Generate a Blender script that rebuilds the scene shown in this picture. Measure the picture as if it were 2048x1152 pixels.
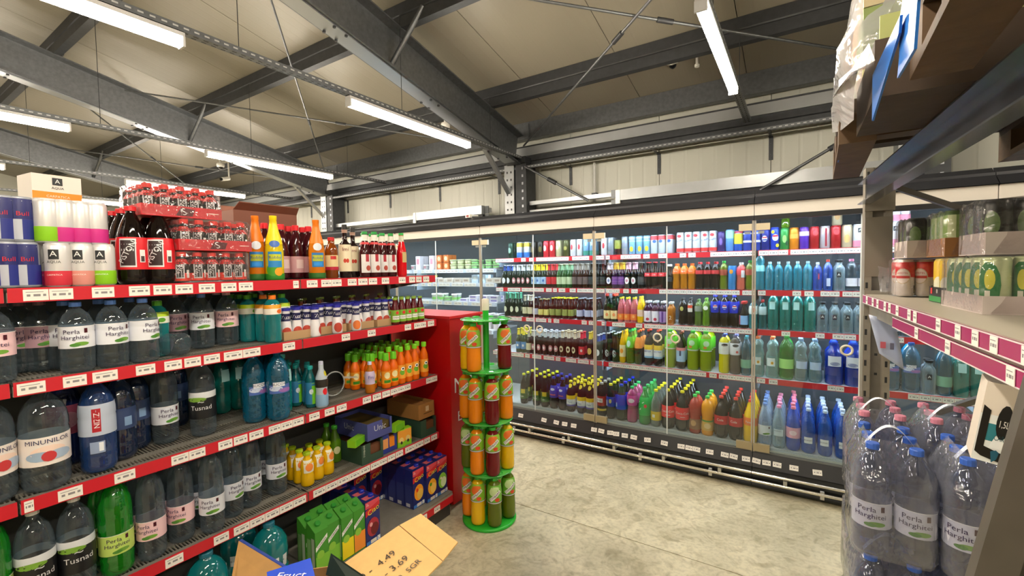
import bpy, math, random
from mathutils import Vector, Matrix
random.seed(7)
PI = math.pi
S = bpy.context.scene
for o in list(bpy.data.objects): bpy.data.objects.remove(o)
COL = S.collection
# ------------------------------------------------------------------ camera
FPX, YAW, PIT, ROLL, EYE = 893.15, math.radians(32.757), math.radians(-2.481), math.radians(-0.940), 1.67
fw = Vector((-math.sin(YAW)*math.cos(PIT), math.cos(YAW)*math.cos(PIT), math.sin(PIT)))
r0 = Vector((math.cos(YAW), math.sin(YAW), 0)); u0 = r0.cross(fw)
rt = r0*math.cos(ROLL) + u0*math.sin(ROLL); up = -r0*math.sin(ROLL) + u0*math.cos(ROLL)
cd = bpy.data.cameras.new('camera'); cam = bpy.data.objects.new('camera', cd); COL.objects.link(cam)
m = Matrix((( rt.x, up.x, -fw.x, 0), (rt.y, up.y, -fw.y, 0), (rt.z, up.z, -fw.z, EYE), (0, 0, 0, 1)))
cam.matrix_world = m
cd.sensor_width = 36; cd.lens = FPX/2048*36; cd.clip_start = .02
S.camera = cam
# ------------------------------------------------------------------ world, exposure
W = bpy.data.worlds.new('world'); S.world = W; W.use_nodes = True
W.node_tree.nodes['Background'].inputs[0].default_value = (.75, .8, .9, 1)
W.node_tree.nodes['Background'].inputs[1].default_value = .12
S.view_settings.view_transform = 'Standard'; S.view_settings.look = 'None'
S.view_settings.gamma = 1; S.view_settings.use_curve_mapping = False
S.view_settings.exposure = 0.2
LAMP = 95.0          # ceiling LED strips
COOL = 16.0          # canopy lamps of the refrigerated cabinet, and the strips added under its shelves
cy = S.cycles
cy.max_bounces = 7; cy.diffuse_bounces = 4; cy.glossy_bounces = 3; cy.transmission_bounces = 4
cy.transparent_max_bounces = 16; cy.use_denoising = True
cy.sample_clamp_indirect = 4; cy.caustics_reflective = False; cy.caustics_refractive = False

# ------------------------------------------------------------------ helpers
def hit(px, py, ax, val):
    d = fw*FPX + rt*(px-1024) - up*(py-576); o = Vector((0, 0, EYE))
    return o + d*((val-o[ax])/d[ax])
def hx(c):
    if not isinstance(c, str): return c
    v = [int(c[i:i+2], 16)/255 for i in (0, 2, 4)]
    return tuple(((x+.055)/1.055)**2.4 if x > .04045 else x/12.92 for x in v)
MATS = {}
def M(c, rough=.45, metal=0.0, emit=0.0, spec=.5, bump=0.0, bscale=60, noise=0.0):
    k = (c, rough, metal, emit, bump, bscale, noise)
    if k in MATS: return MATS[k]
    mt = bpy.data.materials.new('surface_'+str(c)); mt.use_nodes = True; MATS[k] = mt
    nt = mt.node_tree; b = nt.nodes['Principled BSDF']; col = hx(c)
    b.inputs['Base Color'].default_value = (*col, 1); b.inputs['Roughness'].default_value = rough
    b.inputs['Metallic'].default_value = metal
    if emit:
        b.inputs['Emission Color'].default_value = (*col, 1); b.inputs['Emission Strength'].default_value = emit
    if bump or noise:
        tc = nt.nodes.new('ShaderNodeTexCoord'); n = nt.nodes.new('ShaderNodeTexNoise')
        n.inputs['Scale'].default_value = bscale; n.inputs['Detail'].default_value = 3
        nt.links.new(tc.outputs['Object'], n.inputs['Vector'])
        if bump:
            bp = nt.nodes.new('ShaderNodeBump'); bp.inputs['Strength'].default_value = bump; bp.inputs['Distance'].default_value = .01
            nt.links.new(n.outputs['Fac'], bp.inputs['Height']); nt.links.new(bp.outputs['Normal'], b.inputs['Normal'])
        if noise:
            mx = nt.nodes.new('ShaderNodeMixRGB'); mx.blend_type = 'MULTIPLY'; mx.inputs['Fac'].default_value = noise
            rp = nt.nodes.new('ShaderNodeValToRGB'); rp.color_ramp.elements[0].color = (.35, .35, .35, 1); rp.color_ramp.elements[0].position = .3
            rp.color_ramp.elements[1].position = .7
            nt.links.new(n.outputs['Fac'], rp.inputs['Fac']); mx.inputs['Color1'].default_value = (*col, 1)
            nt.links.new(rp.outputs['Color'], mx.inputs['Color2']); nt.links.new(mx.outputs['Color'], b.inputs['Base Color'])
    return mt
def CLR(c, solid=.25, rough=.06, tint=None, bump=0.0, bscale=40, edge=.6):
    """thin clear plastic or glass: see-through, tinted, with a gloss that grows at grazing angles"""
    k = ('clr', c, solid, rough, bump, edge)
    if k in MATS: return MATS[k]
    mt = bpy.data.materials.new('clear_plastic_'+str(c)); mt.use_nodes = True; MATS[k] = mt
    nt = mt.node_tree; b = nt.nodes['Principled BSDF']; out = nt.nodes['Material Output']; col = hx(c)
    b.inputs['Base Color'].default_value = (*col, 1); b.inputs['Roughness'].default_value = rough
    t = nt.nodes.new('ShaderNodeBsdfTransparent'); tcol = hx(tint) if tint else tuple(min(1, .35+.65*x**.5) for x in col)
    t.inputs[0].default_value = (*tcol, 1)
    lw = nt.nodes.new('ShaderNodeLayerWeight'); lw.inputs['Blend'].default_value = .5
    mp = nt.nodes.new('ShaderNodeMapRange'); mp.inputs['To Min'].default_value = solid; mp.inputs['To Max'].default_value = min(1, solid+edge)
    nt.links.new(lw.outputs['Facing'], mp.inputs['Value'])
    g = nt.nodes.new('ShaderNodeBsdfGlossy'); g.inputs['Roughness'].default_value = rough
    pw = nt.nodes.new('ShaderNodeMath'); pw.operation = 'POWER'; pw.inputs[1].default_value = 4.5; nt.links.new(lw.outputs['Facing'], pw.inputs[0])
    fr = nt.nodes.new('ShaderNodeMath'); fr.operation = 'MULTIPLY_ADD'; fr.inputs[1].default_value = .8; fr.inputs[2].default_value = .065; nt.links.new(pw.outputs[0], fr.inputs[0])
    mx = nt.nodes.new('ShaderNodeMixShader'); nt.links.new(mp.outputs[0], mx.inputs[0])
    nt.links.new(t.outputs[0], mx.inputs[1]); nt.links.new(b.outputs[0], mx.inputs[2])
    m2 = nt.nodes.new('ShaderNodeMixShader'); nt.links.new(fr.outputs[0], m2.inputs[0])
    nt.links.new(mx.outputs[0], m2.inputs[1]); nt.links.new(g.outputs[0], m2.inputs[2])
    nt.links.new(m2.outputs[0], out.inputs[0])
    if bump:
        tc = nt.nodes.new('ShaderNodeTexCoord'); n = nt.nodes.new('ShaderNodeTexNoise'); n.inputs['Scale'].default_value = bscale
        nt.links.new(tc.outputs['Object'], n.inputs['Vector']); bp = nt.nodes.new('ShaderNodeBump')
        bp.inputs['Strength'].default_value = bump; bp.inputs['Distance'].default_value = .02
        nt.links.new(n.outputs['Fac'], bp.inputs['Height'])
        for q in (b, g): nt.links.new(bp.outputs['Normal'], q.inputs['Normal'])
    return mt

class MB:
    def __init__(s): s.v = []; s.f = []; s.m = []; s.mats = []; s.sm = []
    def mi(s, mt):
        if mt not in s.mats: s.mats.append(mt)
        return s.mats.index(mt)
    def add(s, vs, fs, mt, smooth=False):
        b = len(s.v); s.v += [tuple(v) for v in vs]; k = s.mi(mt)
        for f in fs: s.f.append([b+i for i in f]); s.m.append(k); s.sm.append(smooth)
        return s
    def box(s, x0, x1, y0, y1, z0, z1, mt):
        vs = [(x, y, z) for x in (x0, x1) for y in (y0, y1) for z in (z0, z1)]
        return s.add(vs, [(0,1,3,2), (4,6,7,5), (0,4,5,1), (2,3,7,6), (0,2,6,4), (1,5,7,3)], mt)
    def cbox(s, c, d, mt): return s.box(c[0]-d[0]/2, c[0]+d[0]/2, c[1]-d[1]/2, c[1]+d[1]/2, c[2]-d[2]/2, c[2]+d[2]/2, mt)
    def lathe(s, prof, mt, n=18, c=(0, 0, 0), smooth=True, cap0=True, cap1=True):
        vs = []; fs = []
        for r, z in prof:
            for i in range(n):
                a = 2*PI*i/n; vs.append((c[0]+r*math.sin(a), c[1]-r*math.cos(a), c[2]+z))
        for j in range(len(prof)-1):
            for i in range(n):
                k = (i+1) % n; fs.append((j*n+i, j*n+k, (j+1)*n+k, (j+1)*n+i))
        s.add(vs, fs, mt, smooth)
        if cap0: s.add([vs[i] for i in range(n)], [tuple(reversed(range(n)))], mt)
        if cap1: s.add(vs[-n:], [tuple(range(n))], mt)
        return s
    def tube(s, p, q, r, mt, n=8, r2=None):
        p = Vector(p); q = Vector(q); d = (q-p).normalized(); a = d.orthogonal().normalized(); b = d.cross(a); r2 = r2 or r
        vs = [tuple(c+(a*math.cos(2*PI*i/n)+b*math.sin(2*PI*i/n))*rr) for c, rr in ((p, r), (q, r2)) for i in range(n)]
        s.add(vs, [(i, (i+1) % n, n+(i+1) % n, n+i) for i in range(n)], mt, True)
        return s.add(vs, [tuple(reversed(range(n))), tuple(range(n, 2*n))], mt)
    def prism(s, prof, p, q, upv, mt):
        """closed 2D outline (a, b) extruded from p to q; b runs along upv, a sideways"""
        p = Vector(p); q = Vector(q); d = (q-p).normalized(); side = d.cross(Vector(upv)).normalized(); u = side.cross(d)
        n = len(prof); vs = [tuple(c+side*a+u*b) for c in (p, q) for a, b in prof]
        return s.add(vs, [(i, (i+1) % n, n+(i+1) % n, n+i) for i in range(n)] + [tuple(range(n)), tuple(reversed(range(n, 2*n)))], mt)
    def torus(s, c, R, r, mt, ax=1, n=20, k=8):
        vs = []; fs = []
        for i in range(n):
            a = 2*PI*i/n
            for j in range(k):
                b = 2*PI*j/k; q = [(R+r*math.cos(b))*math.cos(a), (R+r*math.cos(b))*math.sin(a)]; w = r*math.sin(b)
                p = {0: (w, q[0], q[1]), 1: (q[0], w, q[1]), 2: (q[0], q[1], w)}[ax]
                vs.append((c[0]+p[0], c[1]+p[1], c[2]+p[2]))
        for i in range(n):
            for j in range(k): fs.append((i*k+j, i*k+(j+1) % k, ((i+1) % n)*k+(j+1) % k, ((i+1) % n)*k+j))
        return s.add(vs, fs, mt, True)
    def mesh(s, name):
        me = bpy.data.meshes.new(name); me.from_pydata(s.v, [], s.f)
        for mt in s.mats: me.materials.append(mt)
        me.polygons.foreach_set('material_index', s.m); me.polygons.foreach_set('use_smooth', s.sm); me.update(); return me
    def obj(s, name, parent=None, loc=None, rot=None): return put(s.mesh(name), name, parent, loc, rot)
def put(me, name, parent=None, loc=None, rot=None):
    o = bpy.data.objects.new(name, me); COL.objects.link(o)
    if parent: o.parent = parent
    if loc is not None: o.location = loc
    if rot is not None: o.rotation_euler = rot
    return o
def empty(name, loc=(0, 0, 0), rot=(0, 0, 0)):
    o = bpy.data.objects.new(name, None); COL.objects.link(o); o.location = loc; o.rotation_euler = rot; o.empty_display_size = .1; return o
def tag(o, label=None, cat=None, group=None, kind=None):
    if label: o['label'] = label
    if cat: o['category'] = cat
    if group: o['group'] = group
    if kind: o['kind'] = kind
    return o
def copytree(o, parent=None):
    c = o.copy(); COL.objects.link(c); c.parent = parent
    for ch in o.children: copytree(ch, c)
    return c

TXT = {}
def textmesh(t):
    if t not in TXT:
        cu = bpy.data.curves.new('lettering', 'FONT'); cu.body = t; cu.align_x = 'CENTER'; cu.align_y = 'CENTER'; cu.resolution_u = 2
        ob = bpy.data.objects.new('lettering', cu); me = bpy.data.meshes.new_from_object(ob)
        TXT[t] = ([(v.co.x, v.co.y) for v in me.vertices], [tuple(p.vertices) for p in me.polygons])
        bpy.data.objects.remove(ob); bpy.data.curves.remove(cu); bpy.data.meshes.remove(me)
    return TXT[t]
def rad_at(prof, z):
    for (r1, z1), (r2, z2) in zip(prof, prof[1:]):
        if z1 <= z <= z2 and z2 > z1: return r1+(r2-r1)*(z-z1)/(z2-z1)
    return prof[-1][0]
def decals(mb, spec, fmap, prof=None, H=1, n=22):
    """flat print laid on a surface through fmap(u, z, lift) -> xyz; u in metres along it"""
    lift = .0006
    for e in spec:
        lift += .0004; k = e[0]; mt = e[-1] if not isinstance(e[-1], str) else M(e[-1], .4)
        if k == 'band':
            z0, z1 = e[1]*H, e[2]*H; zs = [z0] + [z for r, z in prof if z0 < z < z1] + [z1]
            mb.lathe([(rad_at(prof, z)+lift, z) for z in zs], mt, n, cap0=False, cap1=False)
        elif k == 'patch':
            u0, u1, z0, z1 = e[1], e[2], e[3]*H, e[4]*H; c = max(1, int(abs(u1-u0)/.008)); rws = max(1, int((z1-z0)/.02)); vs = []; fs = []
            for j in range(rws+1):
                for i in range(c+1): vs.append(fmap(u0+(u1-u0)*i/c, z0+(z1-z0)*j/rws, lift))
            for j in range(rws):
                for i in range(c): q = j*(c+1)+i; fs.append((q, q+1, q+c+2, q+c+1))
            mb.add(vs, fs, mt, True)
        elif k == 'disc':
            u, z, ru, rz = e[1], e[2]*H, e[3], e[4]; vs = [fmap(u, z, lift)]; q = 14
            for rr in (.5, 1): vs += [fmap(u+ru*rr*math.cos(2*PI*i/q), z+rz*rr*math.sin(2*PI*i/q), lift) for i in range(q)]
            mb.add(vs, [(0, 1+i, 1+(i+1) % q) for i in range(q)] + [(1+i, 1+q+i, 1+q+(i+1) % q, 1+(i+1) % q) for i in range(q)], mt, True)
        elif k == 'poly':
            mb.add([fmap(a, b*H, lift) for a, b in e[1]], [tuple(range(len(e[1])))], mt)
        elif k == 'text':
            _, t, u, z, size, rot, _c = e; vs, fs = textmesh(t); ca, sa = math.cos(math.radians(rot)), math.sin(math.radians(rot))
            mb.add([fmap(u+size*(x*ca-y*sa), z*H+size*(x*sa+y*ca), lift+.0004) for x, y in vs], fs, mt)
# ------------------------------------------------------------------ bottle outlines: (radius / R, height / H of the body without cap)
PROF = {
 'pet': [(.55,0),(.86,.012),(.97,.05),(1,.1),(.97,.13),(1,.16),(1,.2),(.97,.22),(1,.24),(1,.30),(1,.58),(.97,.6),(1,.62),(.99,.68),(.93,.76),(.75,.85),(.45,.92),(.3,.95),(.3,1)],
 'soda': [(.5,0),(.84,.012),(.96,.05),(1,.12),(1,.2),(1,.5),(.98,.58),(.91,.66),(.78,.74),(.6,.81),(.44,.87),(.32,.92),(.26,.95),(.26,1)],
 'tymp': [(.6,0),(.92,.015),(1,.06),(1,.3),(.95,.44),(.97,.5),(1,.56),(1,.74),(.93,.84),(.74,.91),(.45,.955),(.32,.97),(.32,1)],
 'waist': [(.55,0),(.86,.012),(.97,.05),(1,.12),(.98,.25),(.9,.38),(.86,.45),(.92,.52),(1,.6),(1,.7),(.93,.8),(.7,.88),(.42,.93),(.3,.95),(.3,1)],
 'hour': [(.6,0),(.9,.012),(1,.05),(1,.2),(.93,.32),(.93,.42),(1,.52),(.9,.62),(.72,.7),(.86,.8),(.8,.86),(.5,.92),(.3,.95),(.3,1)],
 'cone': [(.55,0),(.86,.012),(.98,.05),(1,.12),(1,.45),(.96,.55),(.84,.68),(.66,.8),(.45,.9),(.3,.95),(.3,1)],
 'beer': [(.85,0),(.97,.01),(1,.03),(1,.5),(.98,.57),(.84,.64),(.6,.71),(.44,.78),(.39,.9),(.38,.97),(.42,.975),(.42,1)],
 'stub': [(.85,0),(.97,.01),(1,.04),(1,.52),(.95,.62),(.72,.74),(.48,.84),(.4,.9),(.4,1)],
 'cola': [(.85,0),(.95,.02),(.92,.1),(.82,.2),(.84,.27),(1,.42),(1,.52),(.8,.66),(.52,.8),(.4,.9),(.38,1)],
 'champ': [(.85,0),(.97,.01),(1,.04),(1,.42),(.95,.52),(.8,.64),(.55,.76),(.4,.86),(.34,.94),(.38,.945),(.38,1)],
 'wine': [(.9,0),(1,.02),(1,.6),(.93,.67),(.6,.72),(.4,.75),(.36,.95),(.4,.955),(.4,1)],
 'mini': [(.6,0),(.9,.015),(1,.06),(1,.3),(.9,.4),(.97,.5),(1,.6),(.9,.72),(.6,.83),(.42,.9),(.42,1)],
 'juice': [(.85,0),(.97,.015),(1,.05),(1,.5),(.92,.64),(.66,.78),(.5,.86),(.48,1)],
 'carafe': [(.9,0),(1,.02),(1,.66),(.95,.76),(.7,.84),(.5,.88),(.5,1)],
 'jug': [(.6,0),(.9,.012),(1,.05),(1,.36),(.9,.4),(.9,.46),(1,.5),(1,.62),(.94,.76),(.7,.87),(.4,.94),(.28,.96),(.28,1)],
 'yog': [(.8,0),(.97,.02),(1,.08),(.97,.35),(.8,.55),(.68,.68),(.66,.8),(.7,.88),(.7,1)],
 'can': [(.78,0),(.9,.02),(1,.06),(1,.9),(.93,.96),(.86,.98),(.88,.985),(.88,1)],
 'tub': [(.82,0),(.84,.01),(1,.8),(1.05,.81),(1.05,1)],
 'cup': [(.75,0),(.77,.01),(.97,.88),(1.03,.9),(1.03,1)],
}
def cyl_map(prof, ang=0):
    def f(u, z, lift):
        r = rad_at(prof, z); a = u/max(r, .008)+ang; return ((r+lift)*math.sin(a), -(r+lift)*math.cos(a), z)
    return f
KIND = {}
def bottle(key, desc, prof, H, R, body, cap='FFFFFF', spec=(), name='drink_bottle', cat='bottle', capr=None, caph=.018, n=18, fill=None):
    """meshes of a bottle: body, cap and printed label"""
    P = [(r*R, z*(H-(caph*.6 if cap else 0))) for r, z in PROF[prof]]
    b = MB(); b.lathe(P, body, n); parts = []
    if fill:      # the drink inside, up to the shoulder
        k = MB(); k.lathe([(max(r-.0022, .004), max(z, .003)) for r, z in P if z < fill[1]*H], fill[0], n); parts.append(('drink', k.mesh('drink')))
    if cap:
        r = capr or P[-1][0]*1.18; c = MB(); z0 = H-caph; cm = M(cap, .4) if isinstance(cap, str) else cap
        c.lathe([(r, z0), (r, z0+caph*.85), (r*.9, H)], cm, 12, smooth=False); parts.append(('cap', c.mesh('cap')))
    if spec:
        l = MB(); decals(l, spec, cyl_map(P), P, H, n); parts.append(('label', l.mesh('label')))
    KIND[key] = dict(desc=desc, body=b.mesh(name), parts=parts, name=name, cat=cat, H=H, R=R)
def can(key, desc, H, R, color, spec=(), name='drink_can'):
    P = [(r*R, z*H) for r, z in PROF['can']]
    b = MB(); b.lathe(P, M(color, .3, .35), 16); l = MB()
    l.lathe([(R*.86, H*.978), (R*.8, H*.97), (R*.1, H*.972)], M('C8C8CC', .3, .8), 16); l.cbox((0, -R*.25, H*.985), (R*.4, R*.6, .0015), M('C8C8CC', .3, .8))
    parts = [('lid', l.mesh('lid'))]
    if spec: k = MB(); decals(k, spec, cyl_map(P), P, H, 16); parts.append(('print', k.mesh('print')))
    KIND[key] = dict(desc=desc, body=b.mesh(name), parts=parts, name=name, cat='can', H=H, R=R)
def tub(key, desc, H, R, color, lid='FFFFFF', spec=(), prof='tub', name='dairy_tub', cat='tub'):
    P = [(r*R, z*H) for r, z in PROF[prof]]
    b = MB(); b.lathe(P, M(color, .5), 16); l = MB(); l.lathe([(R*1.07, H*.86), (R*1.08, H), (R*1.0, H*1.03)], M(lid, .4), 16)
    parts = [('lid', l.mesh('lid'))]
    if spec: k = MB(); decals(k, spec, cyl_map(P), P, H, 16); parts.append(('print', k.mesh('print')))
    KIND[key] = dict(desc=desc, body=b.mesh(name), parts=parts, name=name, cat=cat, H=H, R=R)
def carton(key, desc, w, d, h, body, spec=(), side=(), top=(), cap=None, gable=False, name='juice_carton', cat='carton', capat=(0, 0)):
    b = MB()
    if gable:
        hh = h*.86; b.box(-w/2, w/2, -d/2, d/2, 0, hh, body)
        vs = [(-w/2, -d/2, hh), (w/2, -d/2, hh), (w/2, d/2, hh), (-w/2, d/2, hh), (-w/2, d*.38, h), (w/2, d*.38, h), (-w/2, d*.46, h), (w/2, d*.46, h)]
        b.add(vs, [(0, 1, 5, 4), (1, 2, 7, 5), (2, 3, 6, 7), (3, 0, 4, 6), (4, 5, 7, 6)], body)
    else: b.box(-w/2, w/2, -d/2, d/2, 0, h, body)
    parts = []; l = MB()
    if spec: decals(l, spec, lambda u, z, t: (u, -d/2-t, z), H=h)
    if side: decals(l, side, lambda u, z, t: (-w/2-t, -u, z), H=h)
    if side: decals(l, side, lambda u, z, t: (w/2+t, u, z), H=h)
    if top: decals(l, top, lambda u, z, t: (u, z, h+t), H=1)
    if l.v: parts.append(('print', l.mesh('print')))
    if cap:
        c = MB(); zc = h*.95 if gable else h
        c.lathe([(.015, 0), (.015, .013), (.012, .016)], M(cap, .35), 12, smooth=False)
        if gable: c.v = [(x, y*.9-z*.5, z*.9+y*.35) for x, y, z in c.v]
        c.v = [(x+capat[0], y+capat[1], z+zc-(.006 if gable else 0)) for x, y, z in c.v]; parts.append(('cap', c.mesh('cap')))
    KIND[key] = dict(desc=desc, body=b.mesh(name), parts=parts, name=name, cat=cat, H=h, R=w/2, D=d)
REG = []
def place(key, x, y, z, rot=0.0, shelf='', row=0, tilt=None, group=None, desc=None, label=None):
    k = KIND[key]; o = put(k['body'], k['name'], None, (x, y, z), tilt if tilt else (0, 0, rot))
    for nm, me in k['parts']: put(me, nm, o)
    tag(o, None, k['cat'], group or (k['desc']+'s '+shelf))
    if label: o['label'] = label
    else: REG.append((desc or k['desc'], shelf, row, o))
    return o
ORD = 'first second third fourth fifth sixth seventh eighth ninth tenth eleventh twelfth'.split()
def finish_labels(axis):
    d = {}
    for ds, sh, row, o in REG: d.setdefault((ds, sh), {}).setdefault(row, []).append(o)
    for (ds, sh), rows in d.items():
        nrow = len(rows)
        for ri, row in enumerate(sorted(rows)):
            os_ = sorted(rows[row], key=lambda o: o.location.x*axis[0]+o.location.y*axis[1])
            for i, o in enumerate(os_):
                t = ds
                if len(os_) > 1:
                    t += ', ' + ('leftmost' if i == 0 else 'rightmost' if i == len(os_)-1 else (ORD[i] if i < 12 else 'number %d' % (i+1)) + ' from left')
                if nrow > 1: t += ', ' + ('front row' if ri == 0 else 'back row' if ri == nrow-1 else ORD[ri] + ' row')
                t += ' ' + sh
                for a, b in ((' fridge shelf', ' shelf'), (', front row', ' in front'), ('tall clear water', 'tall water'), ('squat clear water', 'squat water'), (' PET', ''), ('clear ', ''), (' water bottle', ' bottle'), (' on the ', ' on '), (', blue cap', ''), (', pink cap', ''), (', yellow cap', ''), (' from left', '')):
                    if len(t.split()) > 16: t = t.replace(a, b, 1)
                o['label'] = ' '.join(t.split()[:16])
    REG.clear()
# ================================================================== THE BUILDING
STEEL = M('7A7D80', .42, .75, bump=.05, bscale=30, noise=.35)
STEELD = M('4C4E51', .5, .6, noise=.3, bscale=20)
WHITEP = M('E4E2D8', .45)
def concrete():
    mt = bpy.data.materials.new('polished_concrete'); mt.use_nodes = True; nt = mt.node_tree; b = nt.nodes['Principled BSDF']
    L = nt.links.new; tc = nt.nodes.new('ShaderNodeTexCoord')
    def noise(sc, det, dist=0):
        n = nt.nodes.new('ShaderNodeTexNoise'); n.inputs['Scale'].default_value = sc; n.inputs['Detail'].default_value = det
        n.inputs['Distortion'].default_value = dist; L(tc.outputs['Object'], n.inputs['Vector']); return n
    a = noise(1.6, 6, 1.6); c = noise(7, 8, 2.2); d = noise(42, 4)
    r1 = nt.nodes.new('ShaderNodeValToRGB'); r1.color_ramp.elements[0].color = (*hx('B8AF92'), 1); r1.color_ramp.elements[1].color = (*hx('DDD3B4'), 1)
    r1.color_ramp.elements[0].position = .32; r1.color_ramp.elements[1].position = .66
    r2 = nt.nodes.new('ShaderNodeValToRGB'); r2.color_ramp.elements[0].color = (.6, .57, .5, 1); r2.color_ramp.elements[1].color = (1, 1, 1, 1)
    r2.color_ramp.elements[0].position = .33; r2.color_ramp.elements[1].position = .52
    r3 = nt.nodes.new('ShaderNodeValToRGB'); r3.color_ramp.elements[0].color = (.72, .72, .7, 1); r3.color_ramp.elements[0].position = .36; r3.color_ramp.elements[1].position = .55
    m1 = nt.nodes.new('ShaderNodeMixRGB'); m1.blend_type = 'MULTIPLY'; m1.inputs[0].default_value = .7
    m2 = nt.nodes.new('ShaderNodeMixRGB'); m2.blend_type = 'MULTIPLY'; m2.inputs[0].default_value = .55
    L(a.outputs[0], r1.inputs[0]); L(c.outputs[0], r2.inputs[0]); L(d.outputs[0], r3.inputs[0])
    L(r1.outputs[0], m1.inputs[1]); L(r2.outputs[0], m1.inputs[2]); L(m1.outputs[0], m2.inputs[1]); L(r3.outputs[0], m2.inputs[2])
    L(m2.outputs[0], b.inputs['Base Color'])
    rr = nt.nodes.new('ShaderNodeMapRange'); rr.inputs['To Min'].default_value = .22; rr.inputs['To Max'].default_value = .6
    L(c.outputs[0], rr.inputs['Value']); L(rr.outputs[0], b.inputs['Roughness'])
    bp = nt.nodes.new('ShaderNodeBump'); bp.inputs['Strength'].default_value = .12; L(d.outputs[0], bp.inputs['Height']); L(bp.outputs[0], b.inputs['Normal'])
    return mt
def ribbed(c, scale, axis='X', strength=.25):
    mt = bpy.data.materials.new('ribbed_panel'); mt.use_nodes = True; nt = mt.node_tree; b = nt.nodes['Principled BSDF']
    b.inputs['Base Color'].default_value = (*hx(c), 1); b.inputs['Roughness'].default_value = .4
    tc = nt.nodes.new('ShaderNodeTexCoord'); w = nt.nodes.new('ShaderNodeTexWave'); w.bands_direction = axis; w.inputs['Scale'].default_value = scale
    w.inputs['Distortion'].default_value = 0; nt.links.new(tc.outputs['Object'], w.inputs['Vector'])
    rp = nt.nodes.new('ShaderNodeValToRGB'); rp.color_ramp.elements[0].position = .0; rp.color_ramp.elements[1].position = .12
    nt.links.new(w.outputs['Fac'], rp.inputs[0]); bp = nt.nodes.new('ShaderNodeBump'); bp.inputs['Strength'].default_value = strength; bp.inputs['Distance'].default_value = .006
    nt.links.new(rp.outputs[0], bp.inputs['Height']); nt.links.new(bp.outputs[0], b.inputs['Normal']); return mt
CONC = concrete(); XL, XR, YF, YB = -15.0, 3.2, -8.0, 4.95
SL = .215
def zr(y): return 3.42+SL*(4.92-y) if y > -2 else zr2(y)
def zr2(y): return 3.42+SL*6.92-SL*(-2-y)
RB = MB().box(XL, XR, YF, YB, -.15, -.012, M('2A2824', .9))
floor = RB.obj('floor'); tag(floor, kind='structure')
ys = [YF, -4.0, -.55, 2.62, YB]
for i in range(4):
    for x0, x1 in ((XL, -8), (-8, -4), (-4, XR)):
        MB().box(x0+.002, x1-.002, ys[i]+.003, ys[i+1]-.003, -.012, 0, CONC).obj('floor_slab', floor)
ceil = tag(empty('ceiling'), kind='structure')
back = MB()
for y0, y1 in ((YB, -2), (-2, YF)): back.add([(XL, y0, zr(y0-1e-6)+.09), (XR, y0, zr(y0-1e-6)+.09), (XR, y1, zr(y1+1e-6)+.09), (XL, y1, zr(y1+1e-6)+.09)], [(0, 1, 2, 3)], M('33322F', .9))
back.obj('roof_backing', ceil)
CP = ribbed('8C8678', 3.1, 'X', .12)
x = XL
while x < XR:
    x1 = min(math.floor((x+.43+1e-6)/1.0)*1.0+1.0-.43, XR); m = MB()
    for y0, y1 in ((YB, -2), (-2, YF)):
        zs = [zr(y0-1e-6), zr(y1+1e-6)]
        vs = [(xx, yy, zz+t) for t in (0, .06) for yy, zz in ((y0, zs[0]), (y1, zs[1])) for xx in (x+.003, x1-.003)]
        m.add(vs, [(0, 1, 3, 2), (4, 6, 7, 5), (0, 2, 6, 4), (1, 5, 7, 3)], CP)
    m.obj('ceiling_panel', ceil); x = x1
wb = tag(empty('wall_back'), kind='structure'); WP = ribbed('C4C4B8', 2.2, 'X', .35)
MB().box(XL, XR, YB+.012, YB+.1, 0, 3.6, M('55554F', .8)).obj('wall_backing', wb)
x = XL
while x < XR:
    x1 = min(math.floor((x+.234+1e-6)/1.03)*1.03+1.03-.234, XR)
    if x1-x > .05: MB().box(x+.003, x1-.003, YB-.05, YB+.012, 0, 3.42, WP).obj('wall_panel', wb)
    x = x1
for nm, x in (('wall_left', XL), ('wall_right', XR)):
    tag(MB().add([(x, YF, 0), (x, YB, 0), (x, YB, 3.5), (x, -2, 5.0), (x, YF, 3.7)] + [(x+(.1 if x > 0 else -.1), a, b) for a, b in ((YF, 0), (YB, 0), (YB, 3.5), (-2, 5.0), (YF, 3.7))],
        [(0, 1, 2, 3, 4), (9, 8, 7, 6, 5)], WP).obj(nm), kind='structure')
tag(MB().box(XL, XR, YF-.1, YF, 0, 3.75, WP).obj('wall_front'), kind='structure')

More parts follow.
